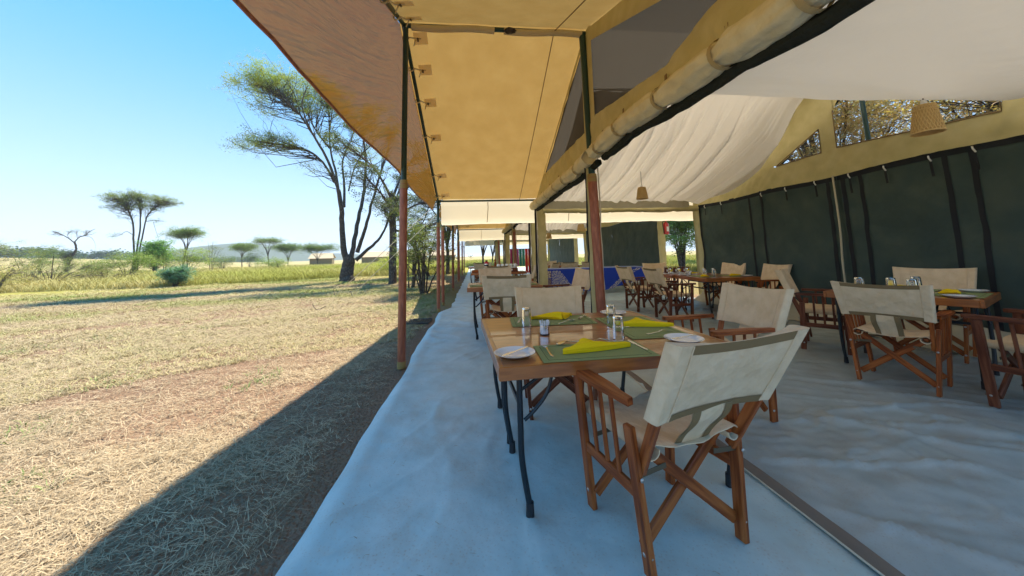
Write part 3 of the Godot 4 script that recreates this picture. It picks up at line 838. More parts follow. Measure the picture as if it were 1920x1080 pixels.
# ------------------------------------------------------------------ furniture
# folding canvas armchair; origin on the floor, the sitter looks along -Z
func make_chair(label: String, wood: String, cloth: Material, slats: int, lean := 0.18, fine := true) -> Node3D:
	var t := thing("canvas_armchair", label, "chair", Vector3.ZERO, 0, "folding canvas armchairs")
	var X := func(y: float) -> float: return 0.232 + 0.07 * y / 0.9
	var w0: Material = M[wood + "0"]
	var w1: Material = M[wood + "1"]
	var w2: Material = M[wood + "2"]
	for s in [-1, 1]:
		var fx := func(y: float, z: float) -> Vector3: return Vector3(s * X.call(y), y, z)
		bar("leg", fx.call(0.0, -0.185), fx.call(0.615, -0.195), 0.026, 0.05, w0 if s < 0 else w1, t)
		bar("leg", fx.call(0.0, 0.2), fx.call(0.53, 0.172), 0.026, 0.05, w1 if s < 0 else w2, t)
		bar("back_post", fx.call(0.36, 0.178) + Vector3(-s * 0.026, 0, 0), fx.call(0.885, 0.178 + lean) + Vector3(-s * 0.02, 0, 0), 0.024, 0.042, w2 if s < 0 else w0, t)
		bar("side_rail", fx.call(0.285, -0.165), fx.call(0.285, 0.168), 0.02, 0.045, w2, t, Vector3.RIGHT)
		for k in slats:
			var z := lerpf(-0.165, 0.155, (k + 1.0) / (slats + 1.0))
			bar("slat", fx.call(0.305, z), fx.call(0.612, z - 0.005), 0.017, 0.02, w1 if k % 2 else w2, t, Vector3.RIGHT, 0.006)
		# armrest: shaped board, wide in front, waisted towards the back post
		var key := "arm%d" % s
		if not kit.has(key):
			var outline := []
			var prof := [[-0.255, 0.022], [-0.262, 0.0], [-0.255, -0.026], [-0.23, -0.034], [-0.05, -0.036], [0.06, -0.03], [0.13, -0.014], [0.2, -0.012], [0.21, 0.02], [0.13, 0.024], [0.06, 0.03], [-0.05, 0.034], [-0.235, 0.032]]
			for p in prof: outline.append(Vector2(p[1] * s, p[0]))
			var sh := Shape.new()
			# grain runs along the board: build it lying along Y and turn it
			var tt := Transform3D(Basis(Vector3.RIGHT, Vector3(0, 0, -1), Vector3(0, 1, 0)), Vector3.ZERO)
			sh.slab(tt, outline.map(func(p): return p * Vector2(0.94, 0.99)), 0.011, 0.0135)
			sh.slab(tt, outline, -0.0135, 0.011)
			kit[key] = sh.done()
		part("armrest", kit[key], w0 if s > 0 else w2, t, Transform3D(Basis(Vector3.RIGHT, Vector3(0, 0, 1), Vector3(0, -1, 0)), Vector3(s * X.call(0.63), 0.629, 0.0)))
		# seat rail inside the rolled hem of the seat
		bar("seat_rail", Vector3(s * 0.205, 0.437, -0.205), Vector3(s * 0.205, 0.437, 0.205), 0.03, 0.026, w1, t)
	# crossed legs, one pair in front and one behind
	for z in [-0.15, 0.165]:
		bar("cross_bar", Vector3(-0.225, 0.075, z - 0.012), Vector3(0.195, 0.425, z - 0.012), 0.045, 0.02, w1, t)
		bar("cross_bar", Vector3(0.225, 0.075, z + 0.012), Vector3(-0.195, 0.425, z + 0.012), 0.045, 0.02, w0, t)
		if fine:
			for s in [-1, 1]:
				bar("bracket", Vector3(s * 0.25, 0.352, z + 0.026), Vector3(s * 0.125, 0.364, z + 0.026), 0.02, 0.004, M.bracket, t)
	if fine:
		for p in [Vector3(0.258, 0.08, 0), Vector3(0.276, 0.352, 0)]:
			for s in [-1, 1]:
				for z in [-0.19, 0.19]:
					if not kit.has("bolt"):
						var b := Shape.new()
						b.lathe(Transform3D.IDENTITY, [Vector2(0, 0.005), Vector2(0.005, 0.0048), Vector2(0.0085, 0.002), Vector2(0.009, 0.0)], 10)
						kit.bolt = b.done()
					part("bolt", kit.bolt, M.bolt, t, Transform3D(Basis(Vector3.BACK, -s * PI / 2), Vector3(s * (p.x - 0.009 + 0.0), p.y, z)))
					part("bolt", kit.bolt, M.bolt, t, Transform3D(Basis(Vector3.RIGHT, PI / 2 * signf(z)), Vector3(s * (X.call(p.y)), p.y, z + signf(z) * 0.026)))
	# seat: canvas over the rails, hem rolled round them
	var K := "/%.2f" % lean
	if not kit.has("seat" + K):
		var path := []
		for k in range(10, -1, -1):
			var a := PI / 2 + PI * 1.55 * k / 10.0
			path.append(Vector2(-0.205 + cos(a) * 0.031, 0.437 + sin(a) * 0.028))
		for k in range(1, 12):
			var q := k / 12.0
			path.append(Vector2(lerpf(-0.205, 0.205, q), 0.465 - 0.032 * sin(q * PI)))
		for k in 11:
			var a := PI / 2 - PI * 1.55 * k / 10.0
			path.append(Vector2(0.205 + cos(a) * 0.031, 0.437 + sin(a) * 0.028))
		var outer := []
		var inner := []
		for k in path.size():
			var d: Vector2 = (path[mini(k + 1, path.size() - 1)] - path[maxi(k - 1, 0)]).normalized()
			var n := Vector2(-d.y, d.x) * 0.002
			outer.append(path[k] + n); inner.append(path[k] - n)
		inner.reverse()
		var loop := outer + inner
		var rows := []
		for j in 9:
			var z := lerpf(-0.215, 0.222, j / 8.0)
			rows.append(loop.map(func(p): return Vector3(p.x, p.y - 0.01 * sin(j / 8.0 * PI) * clampf(1 - absf(p.x) / 0.2, 0, 1), z + 0.006 * sin(p.x * 40))))
		var s := Shape.new()
		s.grid(rows, true)
		for e in [0, 8]:
			var n := path.size()
			for k in n - 1:
				s.quad(rows[e][k], rows[e][k + 1], rows[e][2 * n - 2 - k], rows[e][2 * n - 1 - k])
		kit["seat" + K] = s.done()
		# backrest: a sleeve over the two posts
		var P := func(a: float, y: float) -> Vector3:
			var pz: float = 0.178 + (y - 0.36) / 0.525 * lean
			var hx: float = X.call(y) - 0.02
			var q := fposmod(a, 1.0)
			var sgn := 1.0 if q < 0.5 else -1.0
			var u := (q if q < 0.5 else 1.0 - q) * 2.0
			var x := -cos(u * PI * 1.0)
			x = signf(x) * (1.0 - pow(1.0 - absf(x), 1.3))
			var thick := 0.004 + 0.034 * pow(absf(x), 2.5)
			if absf(x) > 0.97: thick *= sqrt(maxf(0.0, 1 - pow((absf(x) - 0.97) / 0.03, 2)))
			return Vector3(x * (hx + 0.026), y - 0.018 * (1 - x * x) * smoothstep(0.6, 0.9, y) + 0.006 * (1 - x * x) * (1 - smoothstep(0.6, 0.7, y)), pz + sgn * thick + 0.012 * (1 - x * x) * (0.6 + 0.8 * sin((y - 0.6) * 10)))
		var brow := []
		for j in 11:
			var ring := []
			for k in 44: ring.append(P.call(k / 44.0, lerpf(0.595, 0.9, j / 10.0)))
			brow.append(ring)
		s = Shape.new()
		s.grid(brow, true)
		for j in [0, 10]:
			for k in range(1, 22):
				s.quad(brow[j][k], brow[j][k + 1], brow[j][(43 - k) % 44], brow[j][(44 - k) % 44])
		kit["backrest" + K] = s.done()
		# webbing along the top and the foot of the backrest, on both faces of it the seams of the sleeves
		for e in [["band_top", 0.868, 0.902], ["band_low", 0.593, 0.625]]:
			var rr := []
			for j in 3:
				var row := []
				for k in 15: row.append(P.call(lerpf(0.128, 0.372, k / 14.0), lerpf(e[1], e[2], j / 2.0)) + Vector3(0, 0, 0.003))
				rr.append(row)
			s = Shape.new()
			s.grid(rr)
			kit[e[0] + K] = s.done()
		for sd in [0.125, 0.375, 0.625, 0.875]:
			var pp := []
			for j in 9: pp.append(P.call(sd, lerpf(0.597, 0.897, j / 8.0)) + Vector3(0, 0, 0.002 if sd < 0.5 else -0.002))
			s = Shape.new()
			s.tube(pp, 0.0028, 5)
			kit["seam%.3f" % sd + K] = s.done()
		# tail strap from the backrest down to the back of the seat
		var strap := func(u: float, v: float) -> Vector3:
			var y := lerpf(0.615, 0.43, v)
			var z := 0.205 + 0.025 * sin(v * PI) * sin(v * 3.0) + lean * 0.4 * (1 - v) + 0.012 * sin(v * 7.0 + u) - 0.02 * v
			return Vector3(lerpf(-0.09, 0.09, u) * (1 + 0.04 * sin(v * 5)), y, z + 0.01 * (u - 0.5) * sin(v * 6))
		kit["strap" + K] = sheet(8, 12, strap)
		for e in [[0.0, 0.2], [0.8, 1.0]]:
			kit["webs%.1f" % e[0] + K] = sheet(2, 12, func(u, v): return strap.call(lerpf(e[0], e[1], u), v) + Vector3(0, 0, 0.003))
	part("seat", kit["seat" + K], cloth, t)
	var back := part("backrest", kit["backrest" + K], cloth, t)
	part("webbing_band", kit["band_top" + K], M.webbing, back)
	part("webbing_band", kit["band_low" + K], M.webbing, back)
	for sd in [0.125, 0.375, 0.625, 0.875]: part("seam", kit["seam%.3f" % sd + K], cloth, back)
	var st := part("back_strap", kit["strap" + K], cloth, t)
	part("webbing_band", kit["webs0.0" + K], M.webbing, st)
	part("webbing_band", kit["webs0.8" + K], M.webbing, st)
	return t

# folding table: origin on the floor under its middle, w along X, d along Z
func make_table(label: String, at: Vector3, turn: float, w: float, d: float, h: float, legs := 0.85) -> Node3D:
	var t := thing("folding_table", label, "table", at, turn, "folding wooden tables")
	var s := Shape.new()
	s.box(Transform3D(Basis(), Vector3(0, h - 0.012, 0)), Vector3(w - 0.05, 0.022, d - 0.05), 0.001)
	part("top_panel", s.done(), M.table_top, t)
	for k in [-1, 1]:
		bar("edge_board", Vector3(-w / 2, h - 0.031, k * (d / 2 - 0.0125)), Vector3(w / 2, h - 0.031, k * (d / 2 - 0.0125)), 0.062, 0.025, M.table_edge, t, Vector3.UP, 0.003)
		bar("edge_board", Vector3(k * (w / 2 - 0.0125), h - 0.031, -d / 2 + 0.0253), Vector3(k * (w / 2 - 0.0125), h - 0.031, d / 2 - 0.0253), 0.062, 0.025, M.table_edge, t, Vector3.UP, 0.003)
	var hz := d / 2 * legs
	for k in [-1, 1]:
		var x: float = k * (w / 2 - 0.1)
		for j in [-1, 1]:
			var p := curve([Vector3(x, h - 0.03, j * hz), Vector3(x, h * 0.6, j * hz), Vector3(x - k * 0.004, h * 0.35, j * hz), Vector3(x - k * 0.035, 0.04, j * (hz - 0.005))], 5)
			var leg: MeshInstance3D = rod("leg", p, 0.0145, M.leg_steel, t, 12)
			rod("rubber_foot", [p[-1] + Vector3(0, -0.038, 0), p[-1] + Vector3(0, 0.022, 0)], [0.02, 0.0175], M.rubber, leg, 12)
			rod("brace", curve([Vector3(x - k * 0.02, h * 0.62, j * hz), Vector3(x - k * 0.07, h * 0.68, j * hz), Vector3(x - k * 0.13, h * 0.78, j * hz), Vector3(x - k * 0.16, h - 0.06, j * hz)], 4), 0.009, M.leg_steel, leg, 8)
		rod("cross_tube", [Vector3(x, h * 0.72, -hz), Vector3(x, h * 0.72, hz)], 0.011, M.leg_steel, t, 8)
		rod("folding_stay", [Vector3(x, h * 0.72, hz * 0.5), Vector3(x - k * 0.2, h - 0.07, hz * 0.5)], 0.008, M.leg_steel, t, 6)
	bar("rail", Vector3(-w / 2 + 0.06, h - 0.068, 0), Vector3(w / 2 - 0.06, h - 0.068, 0), 0.03, 0.01, M.leg_steel, t, Vector3.UP)
	return t

# ------------------------------------------------------------------ table ware
func plate(label: String, at: Vector3, r := 0.098) -> Node3D:
	if not kit.has("plate"):
		var s := Shape.new()
		s.lathe(Transform3D.IDENTITY, [Vector2(0.0, 0.004), Vector2(0.55, 0.045), Vector2(0.66, 0.07), Vector2(0.9, 0.17), Vector2(0.985, 0.2), Vector2(1.0, 0.19), Vector2(0.93, 0.15), Vector2(0.68, 0.03), Vector2(0.6, 0.0), Vector2(0, 0)].map(func(p): return p * 0.098), 40)
		kit.plate = s.done()
	var o := part("side_plate", kit.plate, M.china, self, Transform3D(Basis().scaled(Vector3.ONE * (r / 0.098)), at))
	return tag(o, label, "plate", "white side plates")

func glass(label: String, at: Vector3, k := 1.0) -> Node3D:
	if not kit.has("glass"):
		var s := Shape.new()
		s.lathe(Transform3D.IDENTITY, [Vector2(0.034, 0.0), Vector2(0.0355, 0.003), Vector2(0.033, 0.07), Vector2(0.031, 0.118), Vector2(0.029, 0.128), Vector2(0.025, 0.131), Vector2(0, 0.129), Vector2(0, 0.112), Vector2(0.022, 0.114), Vector2(0.028, 0.105), Vector2(0.03, 0.07), Vector2(0.0325, 0.004), Vector2(0.034, 0.0)], 28)
		kit.glass = s.done()
	var o := part("drinking_glass", kit.glass, M.glass, self, Transform3D(Basis().scaled(Vector3.ONE * k), at))
	return tag(o, label, "glass", "upturned drinking glasses")

func napkin(label: String, at: Vector3, turn: float, k := 1.0) -> Node3D:
	if not kit.has("napkin"):
		var s := Shape.new()
		# folded triangle: rolled front fold, apex lying behind it
		var tip := [Vector2(-0.165, 0.03), Vector2(-0.04, -0.095), Vector2(0.175, -0.005)]
		for layer in 3:
			var rows := []
			var off := layer * 0.006
			for j in 11:
				var v := j / 10.0
				var row := []
				for i in 25:
					var u := i / 24.0
					var base := Vector2(-0.165, 0.03).lerp(Vector2(0.175, -0.002), u) + Vector2(0, 0.012 * sin(u * PI))
					var apex: Vector2 = tip[1] + Vector2(0.03 * (u - 0.5), 0.012 * layer)
					var p := base.lerp(apex, v)
					var puff := sin(clampf(u * 1.0, 0, 1) * PI) * 0.5 + 0.5
					var y := 0.004 + off + (0.016 * exp(-pow((v - 0.12) / 0.16, 2)) + 0.03 * sin(v * PI * 0.8) * exp(-pow((u - 0.4) / 0.3, 2))) * puff * (0.4 + 0.3 * layer)
					y += 0.004 * sin(u * 17 + v * 6 + layer) * v * (1 - v)
					row.append(Vector3(p.x, y, p.y))
				rows.append(row)
			s.grid(rows)
			var low := []
			for p in rows[0]: low.append(Vector3(p.x, maxf(0.001, p.y - 0.014), p.z - 0.004))
			var mid := []
			for p in rows[0]: mid.append(Vector3(p.x, maxf(0.002, p.y - 0.006), p.z + 0.006))
			s.grid([low, mid, rows[0]])
		kit.napkin = s.done()
	var o := part("napkin", kit.napkin, M.napkin, self, Transform3D(Basis(Vector3.UP, turn).scaled(Vector3.ONE * k), at))
	return tag(o, label, "napkin", "folded yellow napkins")

func place_mat(label: String, at: Vector3, turn: float, w: float, d: float) -> void:
	var t := thing("placemat", label, "placemat", at, turn, "green placemats")
	var s := Shape.new()
	s.box(Transform3D(Basis(), Vector3(0, 0.0012, 0)), Vector3(w, 0.0024, d), 0.0006)
	part("cloth", s.done(), M.placemat, t)
	s = Shape.new()
	for k in [-1, 1]:
		s.box(Transform3D(Basis(), Vector3(0, 0.0028, k * (d / 2 - 0.03))), Vector3(w - 0.06, 0.0008, 0.003), 0.0002)
		s.box(Transform3D(Basis(), Vector3(k * (w / 2 - 0.03), 0.0028, 0)), Vector3(0.003, 0.0008, d - 0.067), 0.0002)
	part("border_line", s.done(), M.mat_line, t)

func cutlery(kind: String, label: String, at: Vector3, turn: float, tilt := 0.0) -> void:
	if not kit.has(kind):
		var poly := []
		var half: Array = {"knife": [[-0.1, 0.0045], [-0.09, 0.0075], [0.0, 0.0055], [0.012, 0.005], [0.02, 0.009], [0.08, 0.0095], [0.1, 0.004]],
			"fork": [[-0.095, 0.004], [-0.085, 0.0085], [-0.06, 0.006], [0.0, 0.0035], [0.03, 0.004], [0.042, 0.0115], [0.06, 0.0125]],
			"spoon": [[-0.09, 0.004], [-0.08, 0.008], [-0.05, 0.0055], [0.01, 0.0035], [0.035, 0.0045], [0.045, 0.013], [0.06, 0.019], [0.078, 0.018], [0.09, 0.011], [0.096, 0.003]]}[kind]
		for p in half: poly.append(Vector2(p[1], -p[0]))
		if kind == "fork":
			poly.append_array([Vector2(0.0125, -0.1), Vector2(0.0095, -0.1), Vector2(0.009, -0.062), Vector2(0.0065, -0.062), Vector2(0.006, -0.1), Vector2(0.0025, -0.1), Vector2(0.002, -0.062), Vector2(-0.002, -0.062), Vector2(-0.0025, -0.1), Vector2(-0.006, -0.1), Vector2(-0.0065, -0.062), Vector2(-0.009, -0.062), Vector2(-0.0095, -0.1), Vector2(-0.0125, -0.1)])
		half.reverse()
		for p in half: poly.append(Vector2(-p[1], -p[0]))
		var s := Shape.new()
		s.slab(Transform3D.IDENTITY, poly, 0.0, 0.0022)
		for i in s.v.size():
			var z := -s.v[i].z
			if kind != "knife": s.v[i].y += 0.012 * smoothstep(-0.02, 0.03, z) * (1 - smoothstep(0.035, 0.1, z)) + 0.002
			else: s.v[i].y += 0.001
		if kind == "spoon":
			for i in s.v.size(): s.v[i].y += 0.004 * smoothstep(0.085, 0.098, -s.v[i].z)
		kit[kind] = s.done()
	var o := part("table_" + kind if kind == "knife" else ("dinner_fork" if kind == "fork" else "dessert_spoon"), kit[kind], M.chrome, self, Transform3D(Basis(Vector3.UP, turn) * Basis(Vector3.RIGHT, tilt), at))
	tag(o, label, kind, "steel cutlery")

func basket_lamp(label: String, top: Vector3, r: float, h: float, cord_top: float, fine: bool) -> void:
	var t := thing("basket_lamp", label, "lamp", top, 0, "wicker basket lamps")
	rod("cord", [Vector3(0, cord_top, 0), Vector3(0, 0.03, 0)], 0.004, M.black_plastic, t, 6)
	rod("lamp_holder", [Vector3(0, 0.045, 0), Vector3(0, -0.01, 0)], [0.016, 0.02], M.white_plastic, t, 12)
	var prof := func(v: float) -> float: return r * (0.62 + 0.38 * pow(v, 0.8)) * (0.75 if v < 0.01 else 1.0)
	var shade: MeshInstance3D
	var s := Shape.new()
	var pts := []
	for k in 7: pts.append(Vector2(prof.call(k / 6.0) * 0.965, -h * k / 6.0))
	s.lathe(Transform3D.IDENTITY, [Vector2(0.01, 0.0)] + pts, 28)
	shade = part("lamp_shade", s.done(), M.wicker_in, t)
	s = Shape.new()
	var n := 26 if fine else 12
	for k in n:
		for dir in [-1, 1]:
			var path := []
			for j in 8:
				var v := j / 7.0
				var a: float = TAU * k / n + dir * v * 0.9
				var rr: float = prof.call(maxf(v, 0.02)) + 0.0015 * dir * (1 if (j + k) % 2 else -1)
				path.append(Vector3(cos(a) * rr, -h * v, sin(a) * rr))
			s.tube(path, r * 0.035, 4)
	part("weave", s.done(), M.wicker, shade)
	for v in [0.0, 0.16, 0.97]:
		var ring := []
		for k in 25: ring.append(Vector3(cos(TAU * k / 24.0), 0, sin(TAU * k / 24.0)) * (prof.call(maxf(v, 0.03)) + 0.002) + Vector3(0, -h * v, 0))
		rod("hoop", ring, r * 0.055, M.wicker, shade, 6)

func cup_of_sticks(label: String, at: Vector3) -> void:
	var t := thing("sachet_cup", label, "cup", at)
	var s := Shape.new()
	s.lathe(Transform3D.IDENTITY, [Vector2(0, 0.003), Vector2(0.029, 0.003), Vector2(0.03, 0.007), Vector2(0.03, 0.058), Vector2(0.0285, 0.058), Vector2(0.0285, 0.01), Vector2(0, 0.01)], 28)
	part("steel_cup", s.done(), M.chrome, t)
	rod("base_ring", [Vector3(0, 0, 0), Vector3(0, 0.006, 0)], 0.031, M.black_plastic, t, 24)
	for k in 13:
		var a := k * 2.4
		var b := Vector3(cos(a) * 0.017, 0.02, sin(a) * 0.017)
		bar("sachet", b, b + Vector3(cos(a) * 0.012 + rng.randf_range(-0.008, 0.008), rng.randf_range(0.055, 0.075), sin(a) * 0.012), 0.009, 0.003, M.paper, t, Vector3(cos(a + 1), 0, sin(a + 1)), 0.0008)

func furnish() -> void:
	# --- tables
	var ha := 0.71
	make_table("near half of the set table in the veranda foreground", Vector3(0.731, 0.03, -1.954), 0.052, 1.3, 0.62, ha - 0.03)
	make_table("rear half of the set table in the veranda foreground", Vector3(0.699, 0.03, -2.5755), 0.052, 1.3, 0.62, ha - 0.03)
	make_table("second veranda table behind the set one, under a green mat", Vector3(0.42, 0.025, -5.45), 0.0, 1.1, 0.9, 0.74)
	make_table("table inside along the dark wall, nearer half of a pair", Vector3(4.46, 0.03, -6.05), -0.06, 1.0, 1.0, 0.7)
	make_table("table inside along the dark wall, farther half with relish rack", Vector3(4.44, 0.03, -7.06), -0.04, 1.0, 1.0, 0.7)
	make_table("set table inside at the right edge by the dark wall", Vector3(4.2, 0.03, -2.98), 0.42, 0.86, 1.0, 0.73)
	make_table("serving table with white mugs and thermos farther down the veranda", Vector3(0.62, 0.025, -9.6), 0.0, 1.5, 0.7, 0.74)
	make_table("farthest veranda table with black legs before yellow grass", Vector3(0.35, 0.025, -14.0), 0.0, 1.3, 0.8, 0.76)
	make_table("table far inside between the pale chairs of the next tent", Vector3(3.4, 0.02, -13.4), 0.0, 1.4, 0.8, 0.74)
	# --- chairs
	var c := make_chair("large foreground canvas armchair with its back to us", "wood", M.canvas, 3, 0.27)
	c.position = Vector3(0.8, 0.028, -1.56); c.rotation.y = deg_to_rad(13.5)
	var dark := make_chair("canvas armchair on the rear side of the foreground table facing us", "dark", M.canvas2, 3)
	dark.position = Vector3(0.63, 0.028, -2.76); dark.rotation.y = PI - 0.06
	var plain := make_chair("canvas armchair on the right side of the foreground table, plain pale back", "wood", M.canvas, 3)
	plain.position = Vector3(1.82, 0.03, -2.5); plain.rotation.y = deg_to_rad(92)
	var list := [
		["canvas armchair with webbing trim at the near side of the second veranda table", Vector3(0.43, 0.025, -4.78), -6, 0, 1.05],
		["canvas armchair right of the second veranda table before the blue cloth", Vector3(1.42, 0.03, -5.5), 96, 1, 1.04],
		["canvas armchair on the far side of the second veranda table", Vector3(0.36, 0.025, -6.35), 178, 0, 1.05],
		["canvas armchair left of the inside wall table, nearer of two", Vector3(3.42, 0.03, -5.75), -92, 1, 1.0],
		["canvas armchair left of the inside wall table, farther of two", Vector3(3.38, 0.03, -6.85), -88, 1, 1.0],
		["canvas armchair at the far end of the inside wall table by the gap", Vector3(4.5, 0.03, -7.95), 180, 1, 1.0],
		["canvas armchair between inside table and dark wall, left of two", Vector3(5.16, 0.03, -6.8), 95, 0, 1.0],
		["canvas armchair between inside table and dark wall, right of two", Vector3(5.14, 0.03, -5.8), 84, 0, 1.0],
		["canvas armchair at the right table showing its back strap and crossed legs", Vector3(3.66, 0.035, -2.7), -66, 0, 0.97],
		["canvas armchair at the right table seen from its side, slim dark frame", Vector3(4.12, 0.035, -3.74), -140, 1, 1.02],
		["canvas armchair beyond the right table against the dark wall", Vector3(4.9, 0.035, -3.3), 113, 0, 1.02],
		["canvas armchair beside the serving table, tilted pale back", Vector3(1.25, 0.025, -8.55), 60, 0, 1.05],
		["canvas armchair before the serving table, grey back half hidden", Vector3(0.55, 0.025, -8.75), -4, 0, 1.05],
		["canvas armchair at the farthest veranda table, dim beige back", Vector3(0.3, 0.025, -12.9), -10, 0, 1.05],
		["canvas armchair behind the blue cloth, tipped to the left", Vector3(2.5, 0.02, -12.0), 50, 0, 1.0],
		["canvas armchair behind the blue cloth, broad back in the middle", Vector3(3.3, 0.02, -12.2), -2, 0, 1.0],
		["canvas armchair behind the blue cloth, farthest of the pale backs", Vector3(3.2, 0.02, -14.4), 178, 0, 1.0],
		["canvas armchair behind the blue cloth beside the tent pole", Vector3(4.2, 0.02, -12.3), -20, 0, 1.0],
	]
	for e in list:
		var o := again(plain if e[3] == 0 else dark, e[0], e[1], deg_to_rad(e[2]))
		o.scale = Vector3.ONE * e[4]
	var side := make_chair("four-slat canvas armchair cut off by the right edge of the picture", "dark", M.canvas2, 4)
	side.position = Vector3(3.98, 0.035, -2.06); side.rotation.y = deg_to_rad(10); side.scale = Vector3.ONE * 1.02
	# --- foreground table ware
	var y := ha + 0.0015
	place_mat("green placemat nearest us under the big yellow napkin", Vector3(0.6, y, -1.785), 0.0, 0.58, 0.3)
	place_mat("green placemat on the far side under the glass and sachet cup", Vector3(0.57, y, -2.64), -0.04, 0.62, 0.36)
	place_mat("green placemat on the right under the pointed napkin", Vector3(1.1, y, -2.3), -0.02, 0.38, 0.68)
	plate("white plate at the left front table corner, knife across it", Vector3(0.19, y, -1.78), 0.105)
	plate("white plate at the right side of the table, near the chair back", Vector3(1.16, y, -1.87), 0.105)
	plate("white plate at the far right table corner behind two glasses", Vector3(1.12, y, -2.77), 0.105)
	cutlery("knife", "butter knife on the left front plate", Vector3(0.195, y + 0.021, -1.775), 2.35, 0.0)
	cutlery("knife", "butter knife on the right plate", Vector3(1.16, y + 0.021, -1.87), 1.9, 0.0)
	cutlery("knife", "butter knife on the far right plate", Vector3(1.12, y + 0.021, -2.77), 1.5, 0.0)
	var ym := y + 0.003
	cutlery("fork", "fork left of the big napkin, tines away from us", Vector3(0.365, ym, -1.8), 0.05)
	cutlery("knife", "knife right of the big napkin on the near placemat", Vector3(0.865, ym, -1.83), 0.05)
	cutlery("spoon", "spoon behind the big napkin on the near placemat", Vector3(0.53, ym, -1.945), 1.85)
	cutlery("fork", "dessert fork crossing behind the big napkin", Vector3(0.66, ym, -1.94), -1.4)
	cutlery("knife", "knife at the left end of the far placemat", Vector3(0.33, ym, -2.68), 2.9)
	cutlery("fork", "fork at the right end of the far placemat", Vector3(0.83, ym, -2.68), 2.6)
	cutlery("spoon", "spoon in front of the far napkin", Vector3(0.66, ym, -2.53), -1.0)
	cutlery("spoon", "spoon left of the pointed napkin on the right placemat", Vector3(0.97, ym, -2.24), 1.9)
	cutlery("fork", "fork in front of the pointed napkin on the right placemat", Vector3(1.12, ym, -2.07), -1.3)
	napkin("large yellow napkin folded to a point, nearest us", Vector3(0.615, ym, -1.79), 0.08, 1.15)
	napkin("yellow napkin behind the sachet cup on the far mat", Vector3(0.6, ym, -2.72), 3.3, 1.1)
	napkin("yellow napkin folded to a point on the right mat", Vector3(1.13, ym, -2.28), -0.35, 1.1)
	glass("upturned glass on the far mat left of the sachet cup", Vector3(0.355, y, -2.47))
	glass("upturned glass in the table middle, farther of two", Vector3(0.965, y, -2.43))
	glass("upturned glass in the table middle, nearer of two", Vector3(0.835, y, -2.0))
	cup_of_sticks("steel cup of white sugar sachets on the foreground table", Vector3(0.43, y, -2.2))
	# --- right table
	y = 0.03 + 0.73 + 0.0015
	var rt := Transform3D(Basis(Vector3.UP, 0.42), Vector3(4.2, y, -2.98))
	place_mat("green placemat on the right table towards the camera", rt * Vector3(0, 0, 0.33), 0.42, 0.5, 0.3)
	place_mat("green placemat on the right table towards the wall", rt * Vector3(0.26, 0, -0.06), 0.42 + PI / 2, 0.44, 0.3)
	plate("white plate on the right table's near corner", rt * Vector3(-0.3, 0, 0.36))
	plate("white plate on the right table's wall corner", rt * Vector3(0.31, 0, 0.36))
	napkin("yellow napkin on the right table, nearer one behind a plate", rt * Vector3(0.0, 0.003, 0.3), 0.5, 1.0)
	napkin("yellow napkin on the right table, farther one by the wall chair", rt * Vector3(0.28, 0.003, -0.1), 0.3, 1.0)
	glass("upturned glass on the right table before the wall chair", rt * Vector3(0.08, 0, 0.06), 1.1)
	glass("upturned glass on the right table left of the napkins", rt * Vector3(-0.2, 0, -0.05), 1.1)
	glass("upturned glass on the right table's left part above the chair back", rt * Vector3(-0.3, 0, -0.25), 1.1)
	glass("upturned glass on the right table tight beside the sachet cup", rt * Vector3(-0.28, 0, 0.1), 1.1)
	cup_of_sticks("steel sachet cup on the right table", rt * Vector3(-0.2, 0, 0.12))
	cutlery("knife", "knife on the plate at the right table's near corner", rt * Vector3(-0.3, 0.02, 0.36), 1.2)
	cutlery("knife", "knife on the plate at the right table's wall corner", rt * Vector3(0.31, 0.02, 0.36), 1.0)
	# --- inside wall table
	y = 0.03 + 0.7 + 0.0015
	place_mat("green placemat at the near left of the inside wall table", Vector3(4.2, y, -6.05), PI / 2, 0.44, 0.3)
	place_mat("green placemat at the near right of the inside wall table", Vector3(4.74, y, -5.95), PI / 2, 0.44, 0.3)
	napkin("yellow napkin on the inside wall table, left of the glasses", Vector3(4.18, y + 0.003, -5.95), 1.3, 0.85)
	napkin("yellow napkin on the inside wall table, right by the chairs", Vector3(4.75, y + 0.003, -5.9), 0.2, 0.85)
	napkin("yellow napkin on the inside wall table, behind the sachet cup", Vector3(4.5, y + 0.003, -6.75), 0.2, 0.85)
	plate("white plate on the inside wall table by the right chairs", Vector3(4.84, y, -5.72))
	plate("white plate on the inside wall table near the relish rack", Vector3(4.12, y, -6.5))
	glass("upturned glass on the inside wall table, right of two", Vector3(4.45, y, -6.05), 1.05)
	glass("upturned glass on the inside wall table, left of two", Vector3(4.3, y, -6.1), 1.05)
	cup_of_sticks("steel sachet cup on the inside wall table", Vector3(4.2, y, -6.4))
	var rack := thing("relish_rack", "wire rack of jars with yellow labels on the inside wall table", "rack", Vector3(4.3, y, -7.0), 0.1)
	bar("shelf", Vector3(-0.32, 0.01, 0), Vector3(0.32, 0.01, 0), 0.018, 0.1, M.white_plastic, rack, Vector3.UP)
	rod("handle", [Vector3(-0.31, 0.02, 0), Vector3(-0.31, 0.15, 0), Vector3(0.31, 0.15, 0), Vector3(0.31, 0.02, 0)], 0.006, M.chrome, rack, 6)
